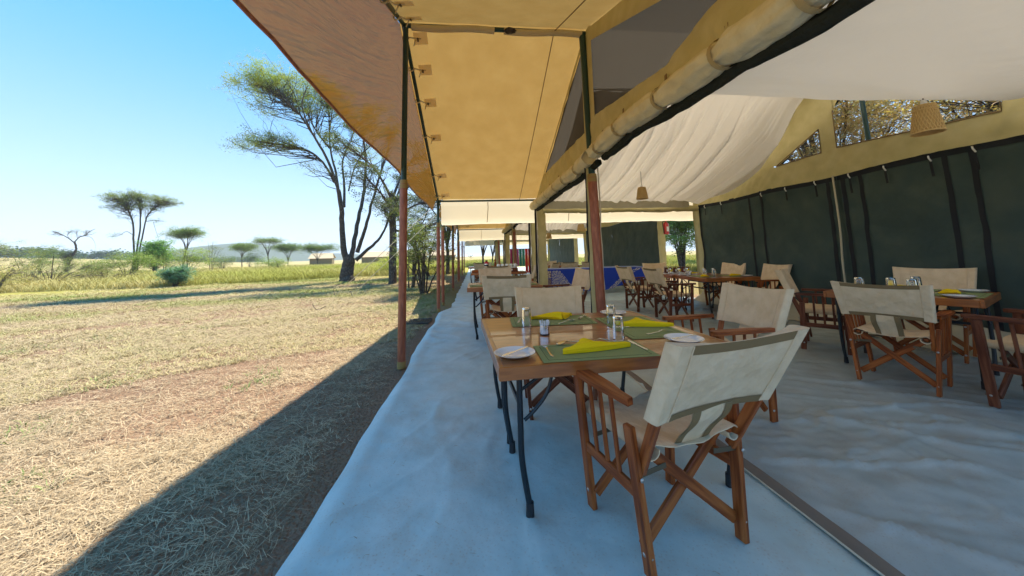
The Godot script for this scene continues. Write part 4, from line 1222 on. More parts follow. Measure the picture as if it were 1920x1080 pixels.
	for k in 6:
		var s := Shape.new()
		s.lathe(Transform3D.IDENTITY, [Vector2(0, 0), Vector2(0.036, 0), Vector2(0.038, 0.01), Vector2(0.038, 0.085), Vector2(0.03, 0.095), Vector2(0, 0.095)], 14)
		var jar := part("jar", s.done(), M.glass if k % 2 else M.dark1, rack, Transform3D(Basis(), Vector3(-0.26 + k * 0.104, 0.02, 0)))
		rod("lid", [Vector3(0, 0.093, 0), Vector3(0, 0.115, 0)], 0.034, M.dark0, jar, 14)
		bar("paper_label", Vector3(0, 0.03, 0.038), Vector3(0, 0.075, 0.038), 0.04, 0.003, M.napkin if k % 2 else M.paper, jar)
	# --- serving table
	y = 0.025 + 0.74
	place_mat("green placemat on the second veranda table", Vector3(0.75, y + 0.002, -5.3), 0.0, 0.36, 0.3)
	place_mat("green placemat at the left end of the second veranda table", Vector3(0.06, y + 0.002, -5.3), 0.0, 0.3, 0.3)
	for k in 5:
		var mug := thing("white_mug", ["leftmost white mug of the row on the serving table", "second white mug from the left on the serving table", "middle white mug of the row on the serving table", "second white mug from the right on the serving table", "rightmost white mug of the row on the serving table"][k], "mug", Vector3(0.62 + k * 0.115, y + 0.1, -9.45), 0, "white mugs on the serving table")
		var s := Shape.new()
		s.lathe(Transform3D.IDENTITY, [Vector2(0, 0.0), Vector2(0.04, 0.0), Vector2(0.044, 0.01), Vector2(0.044, 0.1), Vector2(0.04, 0.115), Vector2(0.0, 0.116)], 18)
		part("body", s.done(), M.china, mug)
		rod("handle", curve([Vector3(0.04, 0.09, 0.01), Vector3(0.07, 0.085, 0.015), Vector3(0.072, 0.04, 0.015), Vector3(0.04, 0.025, 0.01)], 4), 0.006, M.china, mug, 6)
	var box := thing("tea_box", "brown patterned box carrying the white mugs on the serving table", "box", Vector3(0.85, y + 0.001, -9.45))
	bar("box_body", Vector3(-0.3, 0.05, 0), Vector3(0.3, 0.05, 0), 0.098, 0.16, M.dark2, box, Vector3.UP)
	for k in 4:
		var s := Shape.new()
		s.slab(Transform3D(Basis(Vector3.RIGHT, PI / 2), Vector3(-0.18 + k * 0.1, 0.05, 0.081)), [Vector2(-0.04, 0), Vector2(0, -0.03), Vector2(0.04, 0), Vector2(0, 0.03)], 0, 0.002)
		part("white_diamond", s.done(), M.paper, box)
	var tray := thing("white_tray", "white upturned tray leaning on the serving table before the thermos", "tray", Vector3(0.36, y + 0.002, -9.5))
	bar("tray_base", Vector3(-0.17, 0.05, 0), Vector3(0.17, 0.05, 0), 0.1, 0.2, M.white_plastic, tray, Vector3.UP, 0.03)
	var wb := thing("wooden_box", "orange wooden cutlery box on the serving table left of the tray", "box", Vector3(0.02, y + 0.002, -9.4))
	bar("box_body", Vector3(-0.13, 0.03, 0), Vector3(0.13, 0.03, 0), 0.06, 0.16, M.wood0, wb, Vector3.UP)
	bar("lid", Vector3(-0.132, 0.066, 0), Vector3(0.132, 0.066, 0), 0.012, 0.164, M.wood1, wb, Vector3.UP)
	var th := thing("thermos_flask", "steel thermos flask with red collar and black cap on serving table", "thermos", Vector3(0.3, y + 0.002, -9.75))
	var parts := [["body", M.chrome, [Vector2(0, 0), Vector2(0.065, 0), Vector2(0.065, 0.22), Vector2(0.055, 0.25)]], ["stripe", M.black_plastic, [Vector2(0.0665, 0.11), Vector2(0.0665, 0.2), Vector2(0.06, 0.21)]], ["collar", M.red_paint, [Vector2(0.066, 0.22), Vector2(0.066, 0.255), Vector2(0.04, 0.285), Vector2(0, 0.286)]], ["cap", M.black_plastic, [Vector2(0.03, 0.286), Vector2(0.03, 0.315), Vector2(0.022, 0.325), Vector2(0, 0.326)]]]
	for p in parts:
		var s := Shape.new()
		s.lathe(Transform3D.IDENTITY, p[2], 18)
		part(p[0], s.done(), p[1], th)
	for e in [["pepper_mill", "turned wooden pepper mill on the serving table", 0.55, 0.3, M.wood2, 1.0], ["pepper_mill", "short wooden salt mill right of the pepper mill", 0.68, 0.3, M.wood0, 0.6], ["honey_jar", "orange jar with blue band on the serving table", 0.5, 0.0, M.napkin, 0.0]]:
		var s := Shape.new()
		if e[5] > 0:
			var o := thing(e[0], e[1], "pepper mill", Vector3(e[2], y + 0.002, -9.78))
			s.lathe(Transform3D.IDENTITY, [Vector2(0, 0), Vector2(0.035, 0), Vector2(0.038, 0.03), Vector2(0.022, 0.1), Vector2(0.033, 0.17), Vector2(0.034, 0.2), Vector2(0.015, 0.215)].map(func(p): return p * Vector2(1, e[5] * 1.3)), 14)
			part("body", s.done(), e[4], o)
			s = Shape.new()
			s.lathe(Transform3D(Basis(), Vector3(0, 0.215 * e[5] * 1.3, 0)), [Vector2(0, 0), Vector2(0.03, 0.01), Vector2(0.034, 0.035), Vector2(0.02, 0.06), Vector2(0, 0.065)], 14)
			part("knob", s.done(), M.wood1, o)
		else:
			var o := thing(e[0], e[1], "jar", Vector3(e[2] - 0.03, y + 0.002, -9.62))
			s.lathe(Transform3D.IDENTITY, [Vector2(0, 0), Vector2(0.055, 0), Vector2(0.06, 0.02), Vector2(0.06, 0.13), Vector2(0.045, 0.16), Vector2(0, 0.165)], 16)
			part("body", s.done(), mat(lin(0.55, 0.16, 0.03), 0.4), o)
			s = Shape.new()
			s.lathe(Transform3D.IDENTITY, [Vector2(0.0615, 0.04), Vector2(0.0615, 0.09)], 16)
			part("blue_band", s.done(), mat(lin(0.05, 0.05, 0.4), 0.5), o)
	# --- long buffet table under blue printed cloth
	var bt := thing("buffet_table", "long buffet table draped in royal blue cloth with printed patches", "table", Vector3(3.45, 0.02, -10.0), -0.05)
	var blue := mat(lin(0.022, 0.052, 0.36), 0.8, {"sheen": 0.2, "spec": 0.2})
	var pale := mat(lin(0.3, 0.36, 0.6), 0.8)
	var L := 1.62
	var s3 := Shape.new()
	s3.box(Transform3D(Basis(), Vector3(0, 0.745, -0.37)), Vector3(L * 2, 0.01, 0.78), 0.003)
	part("cloth_top", s3.done(), pale, bt)
	var drape := func(u: float, v: float) -> Vector3:
		return Vector3(lerpf(-L, L, u), lerpf(0.745, 0.09 if u < 0.62 else lerpf(0.09, 0.42, (u - 0.62) / 0.38), v), 0.025 + 0.02 * v + 0.018 * v * sin(u * 40.0) + 0.01 * v * sin(u * 93))
	part("cloth_front", sheet(60, 8, drape), blue, bt)
	var fl := func(px: Array, m: Material, nm: String) -> void:
		var q := func(u: float, v: float) -> Vector3:
			var a: Vector2 = px[0].lerp(px[1], u).lerp(px[3].lerp(px[2], u), v)
			return drape.call(a.x, a.y) + Vector3(0, 0, 0.006)
		part(nm, sheet(10, 8, q), m, bt)
	var print_a := tex(noise(0.11, FastNoiseLite.TYPE_CELLULAR, 1, 5), [[0.0, Color(0.6, 0.55, 0.5)], [0.3, Color(0.5, 0.44, 0.4)], [0.5, Color(0.16, 0.09, 0.09)], [1.0, Color(0.12, 0.06, 0.07)]], 128)
	var print_b := tex(noise(0.12, FastNoiseLite.TYPE_CELLULAR, 1, 8), [[0.0, Color(0.62, 0.52, 0.25)], [0.25, Color(0.5, 0.45, 0.4)], [0.45, Color(0.06, 0.09, 0.36)], [1.0, Color(0.04, 0.06, 0.3)]], 128)
	var pa := mat(Color.WHITE, 0.85, {"tex": print_a, "scale": Vector3(2.2, 2.2, 2.2)})
	var pb := mat(Color.WHITE, 0.85, {"tex": print_b, "scale": Vector3(2.0, 2.0, 2.0)})
	var pc := mat(Color(0.75, 0.72, 0.85), 0.85, {"tex": print_a, "scale": Vector3(3.4, 3.4, 3.4)})
	fl.call([Vector2(0.0, 0.07), Vector2(0.12, 0.07), Vector2(0.12, 0.4), Vector2(0.0, 0.4)], pa, "printed_patch")
	fl.call([Vector2(0.0, 0.43), Vector2(0.12, 0.43), Vector2(0.12, 0.9), Vector2(0.0, 0.9)], pc, "printed_patch")
	fl.call([Vector2(0.125, 0.07), Vector2(0.2, 0.07), Vector2(0.33, 0.9), Vector2(0.125, 0.9)], pb, "printed_patch")
	fl.call([Vector2(0.93, 0.02), Vector2(0.99, 0.02), Vector2(0.72, 0.98), Vector2(0.64, 0.98)], pb, "printed_patch")
	var under := func(u: float, v: float) -> Vector3: return Vector3(lerpf(0.35, L, u), lerpf(0.7, 0.26, v), -0.1 + 0.02 * sin(u * 20) * v)
	part("under_cloth", sheet(16, 4, under), M.liner, bt)
	for x in [-1.5, 0.2, 1.5]:
		for z in [-0.1, -0.68]:
			rod("leg", [Vector3(x, 0.74, z), Vector3(x, 0.0, z)], 0.015, M.leg_steel, bt)
	rod("stretcher", [Vector3(0.2, 0.2, -0.1), Vector3(1.5, 0.2, -0.1)], 0.014, M.leg_steel, bt)
	var red := mat(lin(0.55, 0.03, 0.08), 0.7)
	for e in [["fruit_basket", "grey basket with red and white cloth on the blue buffet", -1.45]]:
		var o := thing(e[0], e[1], "basket", Vector3(3.45 + e[2], 0.772, -10.25))
		var s := Shape.new()
		s.lathe(Transform3D.IDENTITY, [Vector2(0, 0), Vector2(0.15, 0), Vector2(0.2, 0.14), Vector2(0.19, 0.14), Vector2(0.14, 0.02)], 20)
		part("basket", s.done(), M.canvas2, o)
		s = Shape.new()
		var rows := []
		for j in 7:
			var ring := []
			for k in 20:
				var a := TAU * k / 20
				var v := j / 6.0
				ring.append(Vector3(cos(a) * 0.18 * (1 - v), 0.13 + 0.06 * sin(v * PI / 2) + 0.014 * sin(a * 5 + v * 4), sin(a) * 0.18 * (1 - v)))
			rows.append(ring)
		s.grid(rows, true)
		part("red_cloth", s.done(), red, o)
	# --- lamps
	basket_lamp("woven basket lamp close above the right table", Vector3(3.36, 2.25, -2.12), 0.085, 0.21, 0.16, true)
	basket_lamp("woven basket lamp above the inside wall table, seen small", Vector3(3.03, 2.38, -5.85), 0.1, 0.21, 0.5, true)
	basket_lamp("basket lamp in the next tent beside the centre pole", Vector3(3.05, 2.05, -9.6), 0.12, 0.2, 0.5, false)
	basket_lamp("basket lamp deepest in the next tent, smallest of all", Vector3(3.1, 2.1, -14.2), 0.12, 0.24, 0.9, false)
	# --- fire extinguisher on the corner pole of the next tent
	var fx := thing("fire_extinguisher", "red fire extinguisher hung at the corner of the next tent", "extinguisher", Vector3(5.3, 1.68, -9.0))
	var s4 := Shape.new()
	s4.lathe(Transform3D.IDENTITY, [Vector2(0, 0), Vector2(0.07, 0.0), Vector2(0.075, 0.02), Vector2(0.075, 0.27), Vector2(0.055, 0.32), Vector2(0.022, 0.34), Vector2(0.02, 0.36), Vector2(0, 0.36)], 20)
	part("cylinder", s4.done(), M.red_paint, fx)
	bar("valve", Vector3(-0.05, 0.375, 0), Vector3(0.05, 0.385, 0), 0.03, 0.03, M.red_paint, fx, Vector3.UP)
	bar("lever", Vector3(-0.02, 0.41, 0), Vector3(0.1, 0.42, 0), 0.012, 0.02, M.red_paint, fx, Vector3.UP)
	rod("hose", curve([Vector3(-0.04, 0.37, 0.02), Vector3(-0.11, 0.33, 0.03), Vector3(-0.1, 0.12, 0.04), Vector3(-0.085, 0.03, 0.04)], 4), 0.012, M.black_plastic, fx, 6)
	s4 = Shape.new()
	var lab := []
	for j in 2:
		var row := []
		for k in 9:
			var a := lerpf(0.5, 1.9, k / 8.0)
			row.append(Vector3(cos(a) * 0.0765, 0.08 + 0.13 * j, sin(a) * 0.0765))
		lab.append(row)
	s4.grid(lab)
	part("paper_label", s4.done(), M.paper, fx)
	rod("hanging_wire", [Vector3(-0.02, 0.02, -0.05), Vector3(0.7, -0.03, -0.1)], 0.006, M.black_plastic, fx, 5)
	# --- gift corner far down the row: hanging cloths and shelf
	var sh := thing("shop_rack", "dim rack of bright hanging cloths far down the row", "rack", Vector3(2.35, 0.02, -18.0))
	bar("rail", Vector3(-0.6, 1.5, 0), Vector3(0.6, 1.5, 0), 0.03, 0.03, M.dark0, sh, Vector3.UP)
	for x in [-0.58, 0.58]: bar("post", Vector3(x, 0, 0), Vector3(x, 1.5, 0), 0.04, 0.04, M.dark1, sh)
	var cols := [Color(0.35, 0.03, 0.12), Color(0.03, 0.2, 0.18), Color(0.3, 0.04, 0.2), Color(0.02, 0.18, 0.16), Color(0.03, 0.2, 0.17), Color(0.45, 0.02, 0.02), Color(0.4, 0.02, 0.02)]
	for k in cols.size():
		var q := func(u: float, v: float) -> Vector3:
			return Vector3(-0.55 + k * 0.16 + 0.15 * u, 1.5 - v * (0.9 if k < 5 else 1.25), 0.03 + 0.025 * sin(u * 7 + k) * v)
		part("hanging_cloth", sheet(6, 5, q), mat(lin(cols[k].r, cols[k].g, cols[k].b), 0.8), sh)
	# --- wasp nest under the ridge bar
	var s5 := Shape.new()
	var rows5 := []
	for j in 9:
		var ring := []
		for k in 16:
			var a := TAU * k / 16
			var v := j / 8.0
			var rr := sin(v * PI * 0.97 + 0.05) * (1 + 0.35 * wr(cos(a) * 3 + v * 4, sin(a) * 3, 80))
			ring.append(Vector3(cos(a) * 0.075 * rr, -0.08 * v, sin(a) * 0.055 * rr))
		rows5.append(ring)
	s5.grid(rows5, true)
	tag(part("wasp_nest", s5.done(), M.bark, self, Transform3D(Basis(), Vector3(0.47, 4.06, RIDGE_Z + 0.05))), "small brown wasp nest stuck under the canvas ridge sleeve", "nest")
	# --- rubber grating on the soil
	var gr := thing("floor_grating", "black slotted drain grating lying on the soil beside the tarpaulin", "grating", Vector3(-1.1, 0.012, -6.8), -0.05)
	for k in 2:
		bar("frame_bar", Vector3(-0.22, 0, -0.22 + k * 0.44), Vector3(0.22, 0, -0.22 + k * 0.44), 0.025, 0.03, M.black_plastic, gr, Vector3.UP)
	for k in 11: bar("slat", Vector3(-0.22 + k * 0.044, 0, -0.205), Vector3(-0.22 + k * 0.044, 0, 0.205), 0.022, 0.018, M.black_plastic, gr, Vector3.UP)
	# --- guy ropes
	for e in [[Vector3(-0.86, 2.45, -7.92), Vector3(-4.73, 0.02, -12.25), "guy rope with peg running from the corner pole past the acacia"], [Vector3(-0.86, 2.42, -8.9), Vector3(-4.11, 0.02, -12.04), "guy rope with peg, right of the pair behind the front pole"]]:
		var g := thing("guy_rope", e[2], "rope", e[1])
		rod("rope", [Vector3.ZERO, e[0] - e[1]], 0.008, M.cord, g, 5)
		rod("peg", [Vector3(0.03, -0.05, 0.03), Vector3(-0.06, 0.14, -0.05)], 0.012, M.bracket, g, 6)

# ------------------------------------------------------------------ land and plants
var patchy := FastNoiseLite.new()
var large := FastNoiseLite.new()

func land(x: float, z: float) -> float:
	var d := Vector2(x, z).length()
	var left := smoothstep(0.45, 0.85, -x / maxf(d, 1.0))
	return 0.03 * large.get_noise_2d(x * 1.5, z * 1.5) * smoothstep(2.0, 9.0, d) * (0.0 if x > -0.9 and z > -40 else 1.0) + smoothstep(70.0, 300.0, d) * 7.0 * left - 0.012

# how bare the soil is (0 straw, 1 red earth)
func bare(x: float, z: float) -> float:
	var b := smoothstep(-0.12, 0.24, patchy.get_noise_2d(x * 0.55 + z * 0.25, z * 0.8) + 0.3 * patchy.get_noise_2d(x * 2.2, z * 2.2))
	var edge := 1.0 - smoothstep(0.12, 0.62, absf(x + 0.8) + 0.25 * patchy.get_noise_2d(x * 1.5, z * 1.5 + 40))
	if z < -7.0 and x > -2.5: edge = maxf(edge, 0.7 * (1.0 - smoothstep(0.6, 1.6, absf(x + 0.8))))
	return clampf(maxf(b * 0.85, 1.0 if x > -0.2 and x < 6.0 and z > -36.0 and z < 1.4 else (edge if x < 3.0 and z < 1.4 else 0.0)), 0, 1)

func green(x: float, z: float) -> float:
	return smoothstep(-0.15, 0.3, large.get_noise_2d(x * 0.9 - 20.0, z * 1.6)) * smoothstep(-3.2, -6.0, z - x * 0.25)

func make_ground() -> void:
	var xs := []
	var zs := []
	var a := -9.0
	while a < 1.0: xs.append(a); a += 0.12
	a = -9.0
	var st := 0.16
	while a > -1500.0: a -= st; st *= 1.12; xs.push_front(a)
	a = 1.0; st = 0.3
	while a < 1500.0: a += st; st *= 1.16; xs.append(a)
	a = 1.0
	while a > -13.0: zs.append(a); a -= 0.12
	st = 0.16
	while a > -1500.0: a -= st; st *= 1.1; zs.append(a)
	a = 1.0; st = 0.5
	while a < 400.0: a += st; st *= 1.3; zs.push_front(a)
	var s := Shape.new()
	s.colored = true
	var soil := Color(0.29, 0.185, 0.12)
	var straw := Color(0.37, 0.275, 0.165)
	var lawn := Color(0.3, 0.27, 0.1)
	var meadow := Color(0.4, 0.36, 0.1)
	var dry := Color(0.47, 0.385, 0.19)
	for z in zs:
		for x in xs:
			var d := Vector2(x, z).length()
			var c := straw.lerp(soil, clampf(bare(x, z) * 1.05, 0, 1) if d < 40 else 0.15)
			c = c.lerp(lawn, green(x, z) * 0.6 * (1 - smoothstep(25.0, 40.0, d)))
			c = c.lerp(meadow, smoothstep(21.0, 26.0, d - 3 * large.get_noise_2d(x * 0.4, z * 0.4)))
			c = c.lerp(dry, smoothstep(55.0, 90.0, d) * 0.85)
			var k := 1.0 + 0.14 * large.get_noise_2d(x * 2.1, z * 2.1)
			s.tint = Color(c.r * k, c.g * k, c.b * k)
			s.vert(Vector3(x, land(x, z), z))
	var n := xs.size()
	for r in zs.size() - 1:
		for k in n - 1:
			var i := r * n + k
			s.idx.append_array([i, i + n + 1, i + n, i, i + 1, i + n + 1])
	tag(part("ground", s.done(), M.ground, self), "", "", "", "structure")

func multi(called: String, mesh: Mesh, m: Material, xf: Array, cols: Array, parent: Node3D = null) -> MultiMeshInstance3D:
	var mm := MultiMesh.new()
	mm.transform_format = MultiMesh.TRANSFORM_3D
	mm.use_colors = true
	mm.mesh = mesh
	mm.instance_count = xf.size()
	for i in xf.size():
		mm.set_instance_transform(i, xf[i])
		mm.set_instance_color(i, cols[i])
	var o := MultiMeshInstance3D.new()
	o.name = called if parent else numbered(called)
	o.multimesh = mm
	o.material_override = m
	(parent if parent else self).add_child(o, true)
	o.set_meta("kind", "stuff")
	return o

# a tuft of blades: n blades, length l, lean (0 upright, 1 lying), blade width w
func tuft(n: int, l: float, lean: float, w: float, spread: float, sd: int) -> ArrayMesh:
	var r := RandomNumberGenerator.new()
	r.seed = sd
	var s := Shape.new()
	for k in n:
		var a := r.randf() * TAU
		var dir := Vector3(cos(a), 0, sin(a))
		var side := Vector3(-sin(a), 0, cos(a)) * w * r.randf_range(0.6, 1.3)
		var base := Vector3(r.randf_range(-1, 1), 0, r.randf_range(-1, 1)) * spread
		var len := l * r.randf_range(0.45, 1.15)
		var el := lerpf(1.35, 0.12, clampf(lean + r.randf_range(-0.2, 0.2), 0, 1))
		if lean > 0.8: base.y = r.randf_range(0.0, 0.02)
		var bend := Vector3(r.randf_range(-1, 1), 0, r.randf_range(-1, 1)) * len * 0.16
		var mid := base + (dir * cos(el) + Vector3.UP * sin(el)) * len * 0.5 + bend
		var tip := base + (dir * cos(el * 0.72) + Vector3.UP * sin(el * 0.72) * 0.95) * len
		if lean > 0.8: tip.y = maxf(0.003, tip.y * r.randf_range(0.1, 0.9))
		var i := s.v.size()
		for p in [base - side, base + side, mid - side * 0.8, mid + side * 0.8, tip]: s.vert(p + (Vector3(0, w, 0) if lean > 0.8 and p == base + side else Vector3.ZERO))
		s.idx.append_array([i, i + 3, i + 1, i, i + 2, i + 3, i + 2, i + 4, i + 3])
	return s.done()

func yaw_t(p: Vector3, k: float, ky := 1.0) -> Transform3D:
	return Transform3D(Basis(Vector3.UP, rng.randf() * TAU).scaled_local(Vector3(k, k * ky, k)), p)

func grass() -> void:
	var r := rng
	# straw lying on the near ground
	for v in 3:
		var mesh := tuft(10, [0.11, 0.07, 0.2][v], 0.95, [0.0009, 0.0011, 0.0009][v], 0.06, 100 + v)
		var xf := []
		var cols := []
		var tries: int = [19000, 30000, 4500][v]
		for k in tries:
			var t := r.randf()
			var z := -0.6 - 13.0 * t * sqrt(t)
			var x := -0.92 - r.randf() * (2.5 + absf(z) * 1.5)
			var b := bare(x, z)
			if r.randf() < b * 0.86 - (0.1 if v == 2 else 0.0): continue
			var far := 1.0 + absf(z) * 0.06
			xf.append(yaw_t(Vector3(x, land(x, z) + 0.002, z), r.randf_range(0.7, 1.25) * far))
			var g := r.randf_range(0.6, 1.2)
			cols.append(Color(0.51 * g, 0.4 * g, 0.25 * g).lerp(Color(0.4, 0.38, 0.16), green(x, z) * r.randf() * 0.8))
		tag(multi("straw", mesh, M.straw, xf, cols), "dry straw scattered on the near ground" if v == 0 else ("short chopped straw bits on the soil" if v == 1 else "long loose straw stalks on the soil"), "straw")
	var bx := []
	var bc := []
	for k in 170:
		var z := -0.9 - 7.0 * r.randf()
		var x := -0.66 + 2.1 * pow(r.randf(), 2.2)
		bx.append(Transform3D(Basis(Vector3.UP, r.randf() * TAU).scaled_local(Vector3.ONE * r.randf_range(0.35, 0.8)), Vector3(x, 0.036, z)))
		var g := r.randf_range(0.5, 1.0)
		bc.append(Color(0.45 * g, 0.34 * g, 0.2 * g))
	tag(multi("straw", tuft(1, 0.09, 0.97, 0.0016, 0.0, 140), M.straw, bx, bc), "loose straw bits blown onto the veranda tarpaulin", "straw")
	# short grass further out
	var xf := []
	var cols := []
	for k in 42000:
		var t := r.randf()
		var d := 5.5 + 22.0 * pow(t, 1.4)
		var a := deg_to_rad(r.randf_range(-62, 1))
		var p := Vector2(sin(a), -cos(a)) * d
		if p.x > -1.0: continue
		if r.randf() < bare(p.x, p.y) * 0.8: continue
		var gr := green(p.x, p.y)
		xf.append(yaw_t(Vector3(p.x, land(p.x, p.y), p.y), r.randf_range(0.5, 1.1) * (0.7 + d * 0.03), 0.8 + 0.4 * gr))
		var g := r.randf_range(0.8, 1.15)
		cols.append(Color(0.47 * g, 0.4 * g, 0.2 * g).lerp(Color(0.27 * g, 0.31 * g, 0.09 * g), clampf(gr * 0.9 + r.randf_range(-0.2, 0.15), 0, 1)))
	tag(multi("short_grass", tuft(12, 0.11, 0.55, 0.004, 0.09, 120), M.blade, xf, cols), "short bleached grass of the clearing", "grass")
	# green tufts
	xf = []; cols = []
	for c in [[-3.4, -3.0], [-2.6, -2.3], [-3.9, -4.2], [-5.6, -4.4], [-2.3, -4.0], [-6.8, -6.0], [-6.3, -6.6], [-7.4, -5.6], [-1.35, -7.6], [-1.1, -7.9], [-1.6, -8.2], [-5.2, -7.5], [-1.9, -9.3], [-2.4, -9.0]]:
		for k in 26:
			var p := Vector2(c[0], c[1]) + Vector2(r.randfn(), r.randfn()) * 0.12 * (1.0 + absf(c[1]) * 0.12)
			xf.append(yaw_t(Vector3(p.x, land(p.x, p.y), p.y), r.randf_range(0.5, 1.1)))
			var g := r.randf_range(0.7, 1.2)
			cols.append(Color(0.2 * g, 0.27 * g, 0.09 * g))
	tag(multi("green_tuft", tuft(8, 0.1, 0.5, 0.004, 0.03, 125), M.blade, xf, cols), "small green grass tufts in the straw", "grass")
	# tall meadow
	xf = []; cols = []
	for k in 46000:
		var t := r.randf()
		var d := 23.0 + 55.0 * pow(t, 1.5)
		var a := deg_to_rad(r.randf_range(-64, 62))
		if a > deg_to_rad(8) and r.randf() < 0.5: continue
		var p := Vector2(sin(a), -cos(a)) * d
		var edge := 24.5 + 4.0 * large.get_noise_2d(p.x * 0.35, p.y * 0.35) + 9.0 * smoothstep(-14.0, -30.0, p.x)
		if p.x > -1.2 and p.x < 6.5 and p.y > -38: continue
		if a < deg_to_rad(8) and d < edge: continue
		if p.distance_to(Vector2(-7.2, -20.3)) < 4.5: continue
		var dryness := clampf(0.35 + 0.9 * large.get_noise_2d(p.x * 0.5 + 50, p.y * 0.7) + smoothstep(-12.0, -34.0, p.x) * 0.35, 0, 1)
		xf.append(yaw_t(Vector3(p.x, land(p.x, p.y), p.y), r.randf_range(0.65, 1.15) * lerpf(0.75, 1.0, smoothstep(edge, edge + 5.0, d)), r.randf_range(0.8, 1.1)))
		var g := r.randf_range(0.82, 1.15)
		cols.append(Color(0.36 * g, 0.38 * g, 0.06 * g).lerp(Color(0.5 * g, 0.43 * g, 0.18 * g), dryness))
	tag(multi("meadow_grass", tuft(16, 0.75, 0.22, 0.011, 0.26, 130), M.blade, xf, cols), "tall yellow-green meadow grass behind the clearing", "grass")

# ---- trees
var clump_mesh := {}

func clump(kind: String) -> ArrayMesh:
	if clump_mesh.has(kind): return clump_mesh[kind]
	var r := RandomNumberGenerator.new()
	r.seed = kind.hash()
	var s := Shape.new()
	var n: int = {"feather": 40, "round": 26, "twiggy": 18}[kind]
	var ln: float = {"feather": 0.36, "round": 0.3, "twiggy": 0.42}[kind]
	var wd: float = {"feather": 0.042, "round": 0.13, "twiggy": 0.035}[kind]
	for k in n:
		var p := Vector3(r.randfn(), r.randfn() * 0.5, r.randfn()) * 0.42
		var d := Vector3(r.randf_range(-1, 1), r.randf_range(-0.35, 0.5), r.randf_range(-1, 1)).normalized()
		var sd := d.cross(Vector3(r.randf_range(-0.5, 0.5), 1, r.randf_range(-0.5, 0.5))).normalized() * wd * r.randf_range(0.7, 1.3)
		d *= ln * r.randf_range(0.6, 1.2)
		s.quad(p, p + d * 0.45 + sd, p + d, p + d * 0.45 - sd)
	clump_mesh[kind] = s.done()
	return clump_mesh[kind]

# limbs: [r0, r1, [points]]; blobs: [centre, radii, clumps]; size: clump size
func tree(called: String, label: String, category: String, at: Vector3, turn: float, limbs: Array, blobs: Array, o: Dictionary) -> Node3D:
	var t := thing(called, label, category, at, turn, o.get("group", ""))
	t.scale = o.get("scl", Vector3.ONE)
	var r := RandomNumberGenerator.new()
	r.seed = label.hash()
	var s := Shape.new()
	var nodes := []
	for l in limbs:
		var path := curve(l[2], 5)
		var radii := []
		for i in path.size():
			var f := float(i) / (path.size() - 1)
			radii.append(lerpf(l[0], l[1], pow(f, 0.8)))
			if i > 0 and i < path.size() - 1: path[i] += Vector3(r.randfn(), r.randfn() * 0.4, r.randfn()) * l[0] * 0.12
			if f > 0.25 or l[2].size() > 3: nodes.append([path[i], radii[i]])
		s.tube(path, radii, 9 if l[0] > 0.08 else 6)
	var xf := []
	var cols := []
	var col: Color = o.color
	var size: float = o.size
	var twig: int = o.get("twig", 4)
	for b in blobs:
		var hub := Vector3.ZERO
		for k in int(b[2] * o.get("more", 1.4)):
			if k % 7 == 0:
				hub = Vector3(r.randfn(), r.randfn(), r.randfn()).normalized() * pow(r.randf(), 0.4)
				if hub.y < -0.2 and r.randf() < 0.5: hub.y = -hub.y
			var p: Vector3 = b[0] + hub * b[1] * 1.08 + Vector3(r.randfn(), r.randfn() * 0.45, r.randfn()) * size * 1.25
			var sc := size * r.randf_range(0.65, 1.3)
			xf.append(Transform3D(Basis(Vector3.UP, r.randf() * TAU).rotated(Vector3.RIGHT, r.randf_range(-0.35, 0.35)).scaled(Vector3.ONE * sc), p))
			var g := r.randf_range(0.72, 1.25)
			var y := r.randf_range(-0.12, 0.14)
			cols.append(Color(col.r * (g + y), col.g * g, col.b * (g - y * 0.5)))
			if k % twig == 0 and nodes:
				var best = nodes[0]
				var bd := 1e9
				for q in range(r.randi() % (1 + nodes.size() / 16), nodes.size(), 1 + nodes.size() / 16):
					var dist: float = nodes[q][0].distance_to(p) + maxf(0, nodes[q][0].y - p.y) * 1.5
					if dist < bd: bd = dist; best = nodes[q]
				var m: Vector3 = best[0].lerp(p, 0.55) + Vector3(r.randfn(), r.randfn() - 0.6, r.randfn()) * bd * 0.08
				var r0: float = minf(best[1] * 0.5, o.get("twig_r", 0.022))
				s.tube([best[0], m, p], [r0, r0 * 0.6, r0 * 0.25], 4, false)
	part("trunk", s.done(), M.bark, t)
	if xf: multi("crown", clump(o.get("leaf", "feather")), M.leaf, xf, cols, t)
	return t

# umbrella-shaped acacia of a given height and spread
func acacia(label: String, at: Vector3, h: float, spread: float, sd: int, o: Dictionary) -> void:
	var r := RandomNumberGenerator.new()
	r.seed = sd
	var limbs := []
	var blobs := []
	var fork: float = h * o.get("fork", 0.42)
	var lean := Vector3(r.randf_range(-0.05, 0.05) * h, 0, 0)
	limbs.append([h * 0.022, h * 0.015, [Vector3.ZERO, lean * 0.4 + Vector3(0, fork * 0.5, 0), lean + Vector3(0, fork, 0)]])
	var n: int = o.get("arms", 6)
	for k in n:
		var a := TAU * k / n + r.randf_range(-0.3, 0.3)
		var rad := spread * r.randf_range(0.3, 0.8)
		var tip := Vector3(cos(a) * rad, h * r.randf_range(0.84, 0.93), sin(a) * rad)
		limbs.append([h * 0.012, h * 0.004, [lean + Vector3(0, fork * 0.95, 0), lean + Vector3(cos(a) * rad * 0.3, lerpf(fork, h, 0.4), sin(a) * rad * 0.3), tip]])
		blobs.append([tip + Vector3(0, h * 0.03, 0), Vector3(spread * 0.42, h * o.get("thick", 0.07), spread * 0.42), o.count / n])
	tree("acacia_tree", label, "tree", at, r.randf() * TAU, limbs, blobs, o)

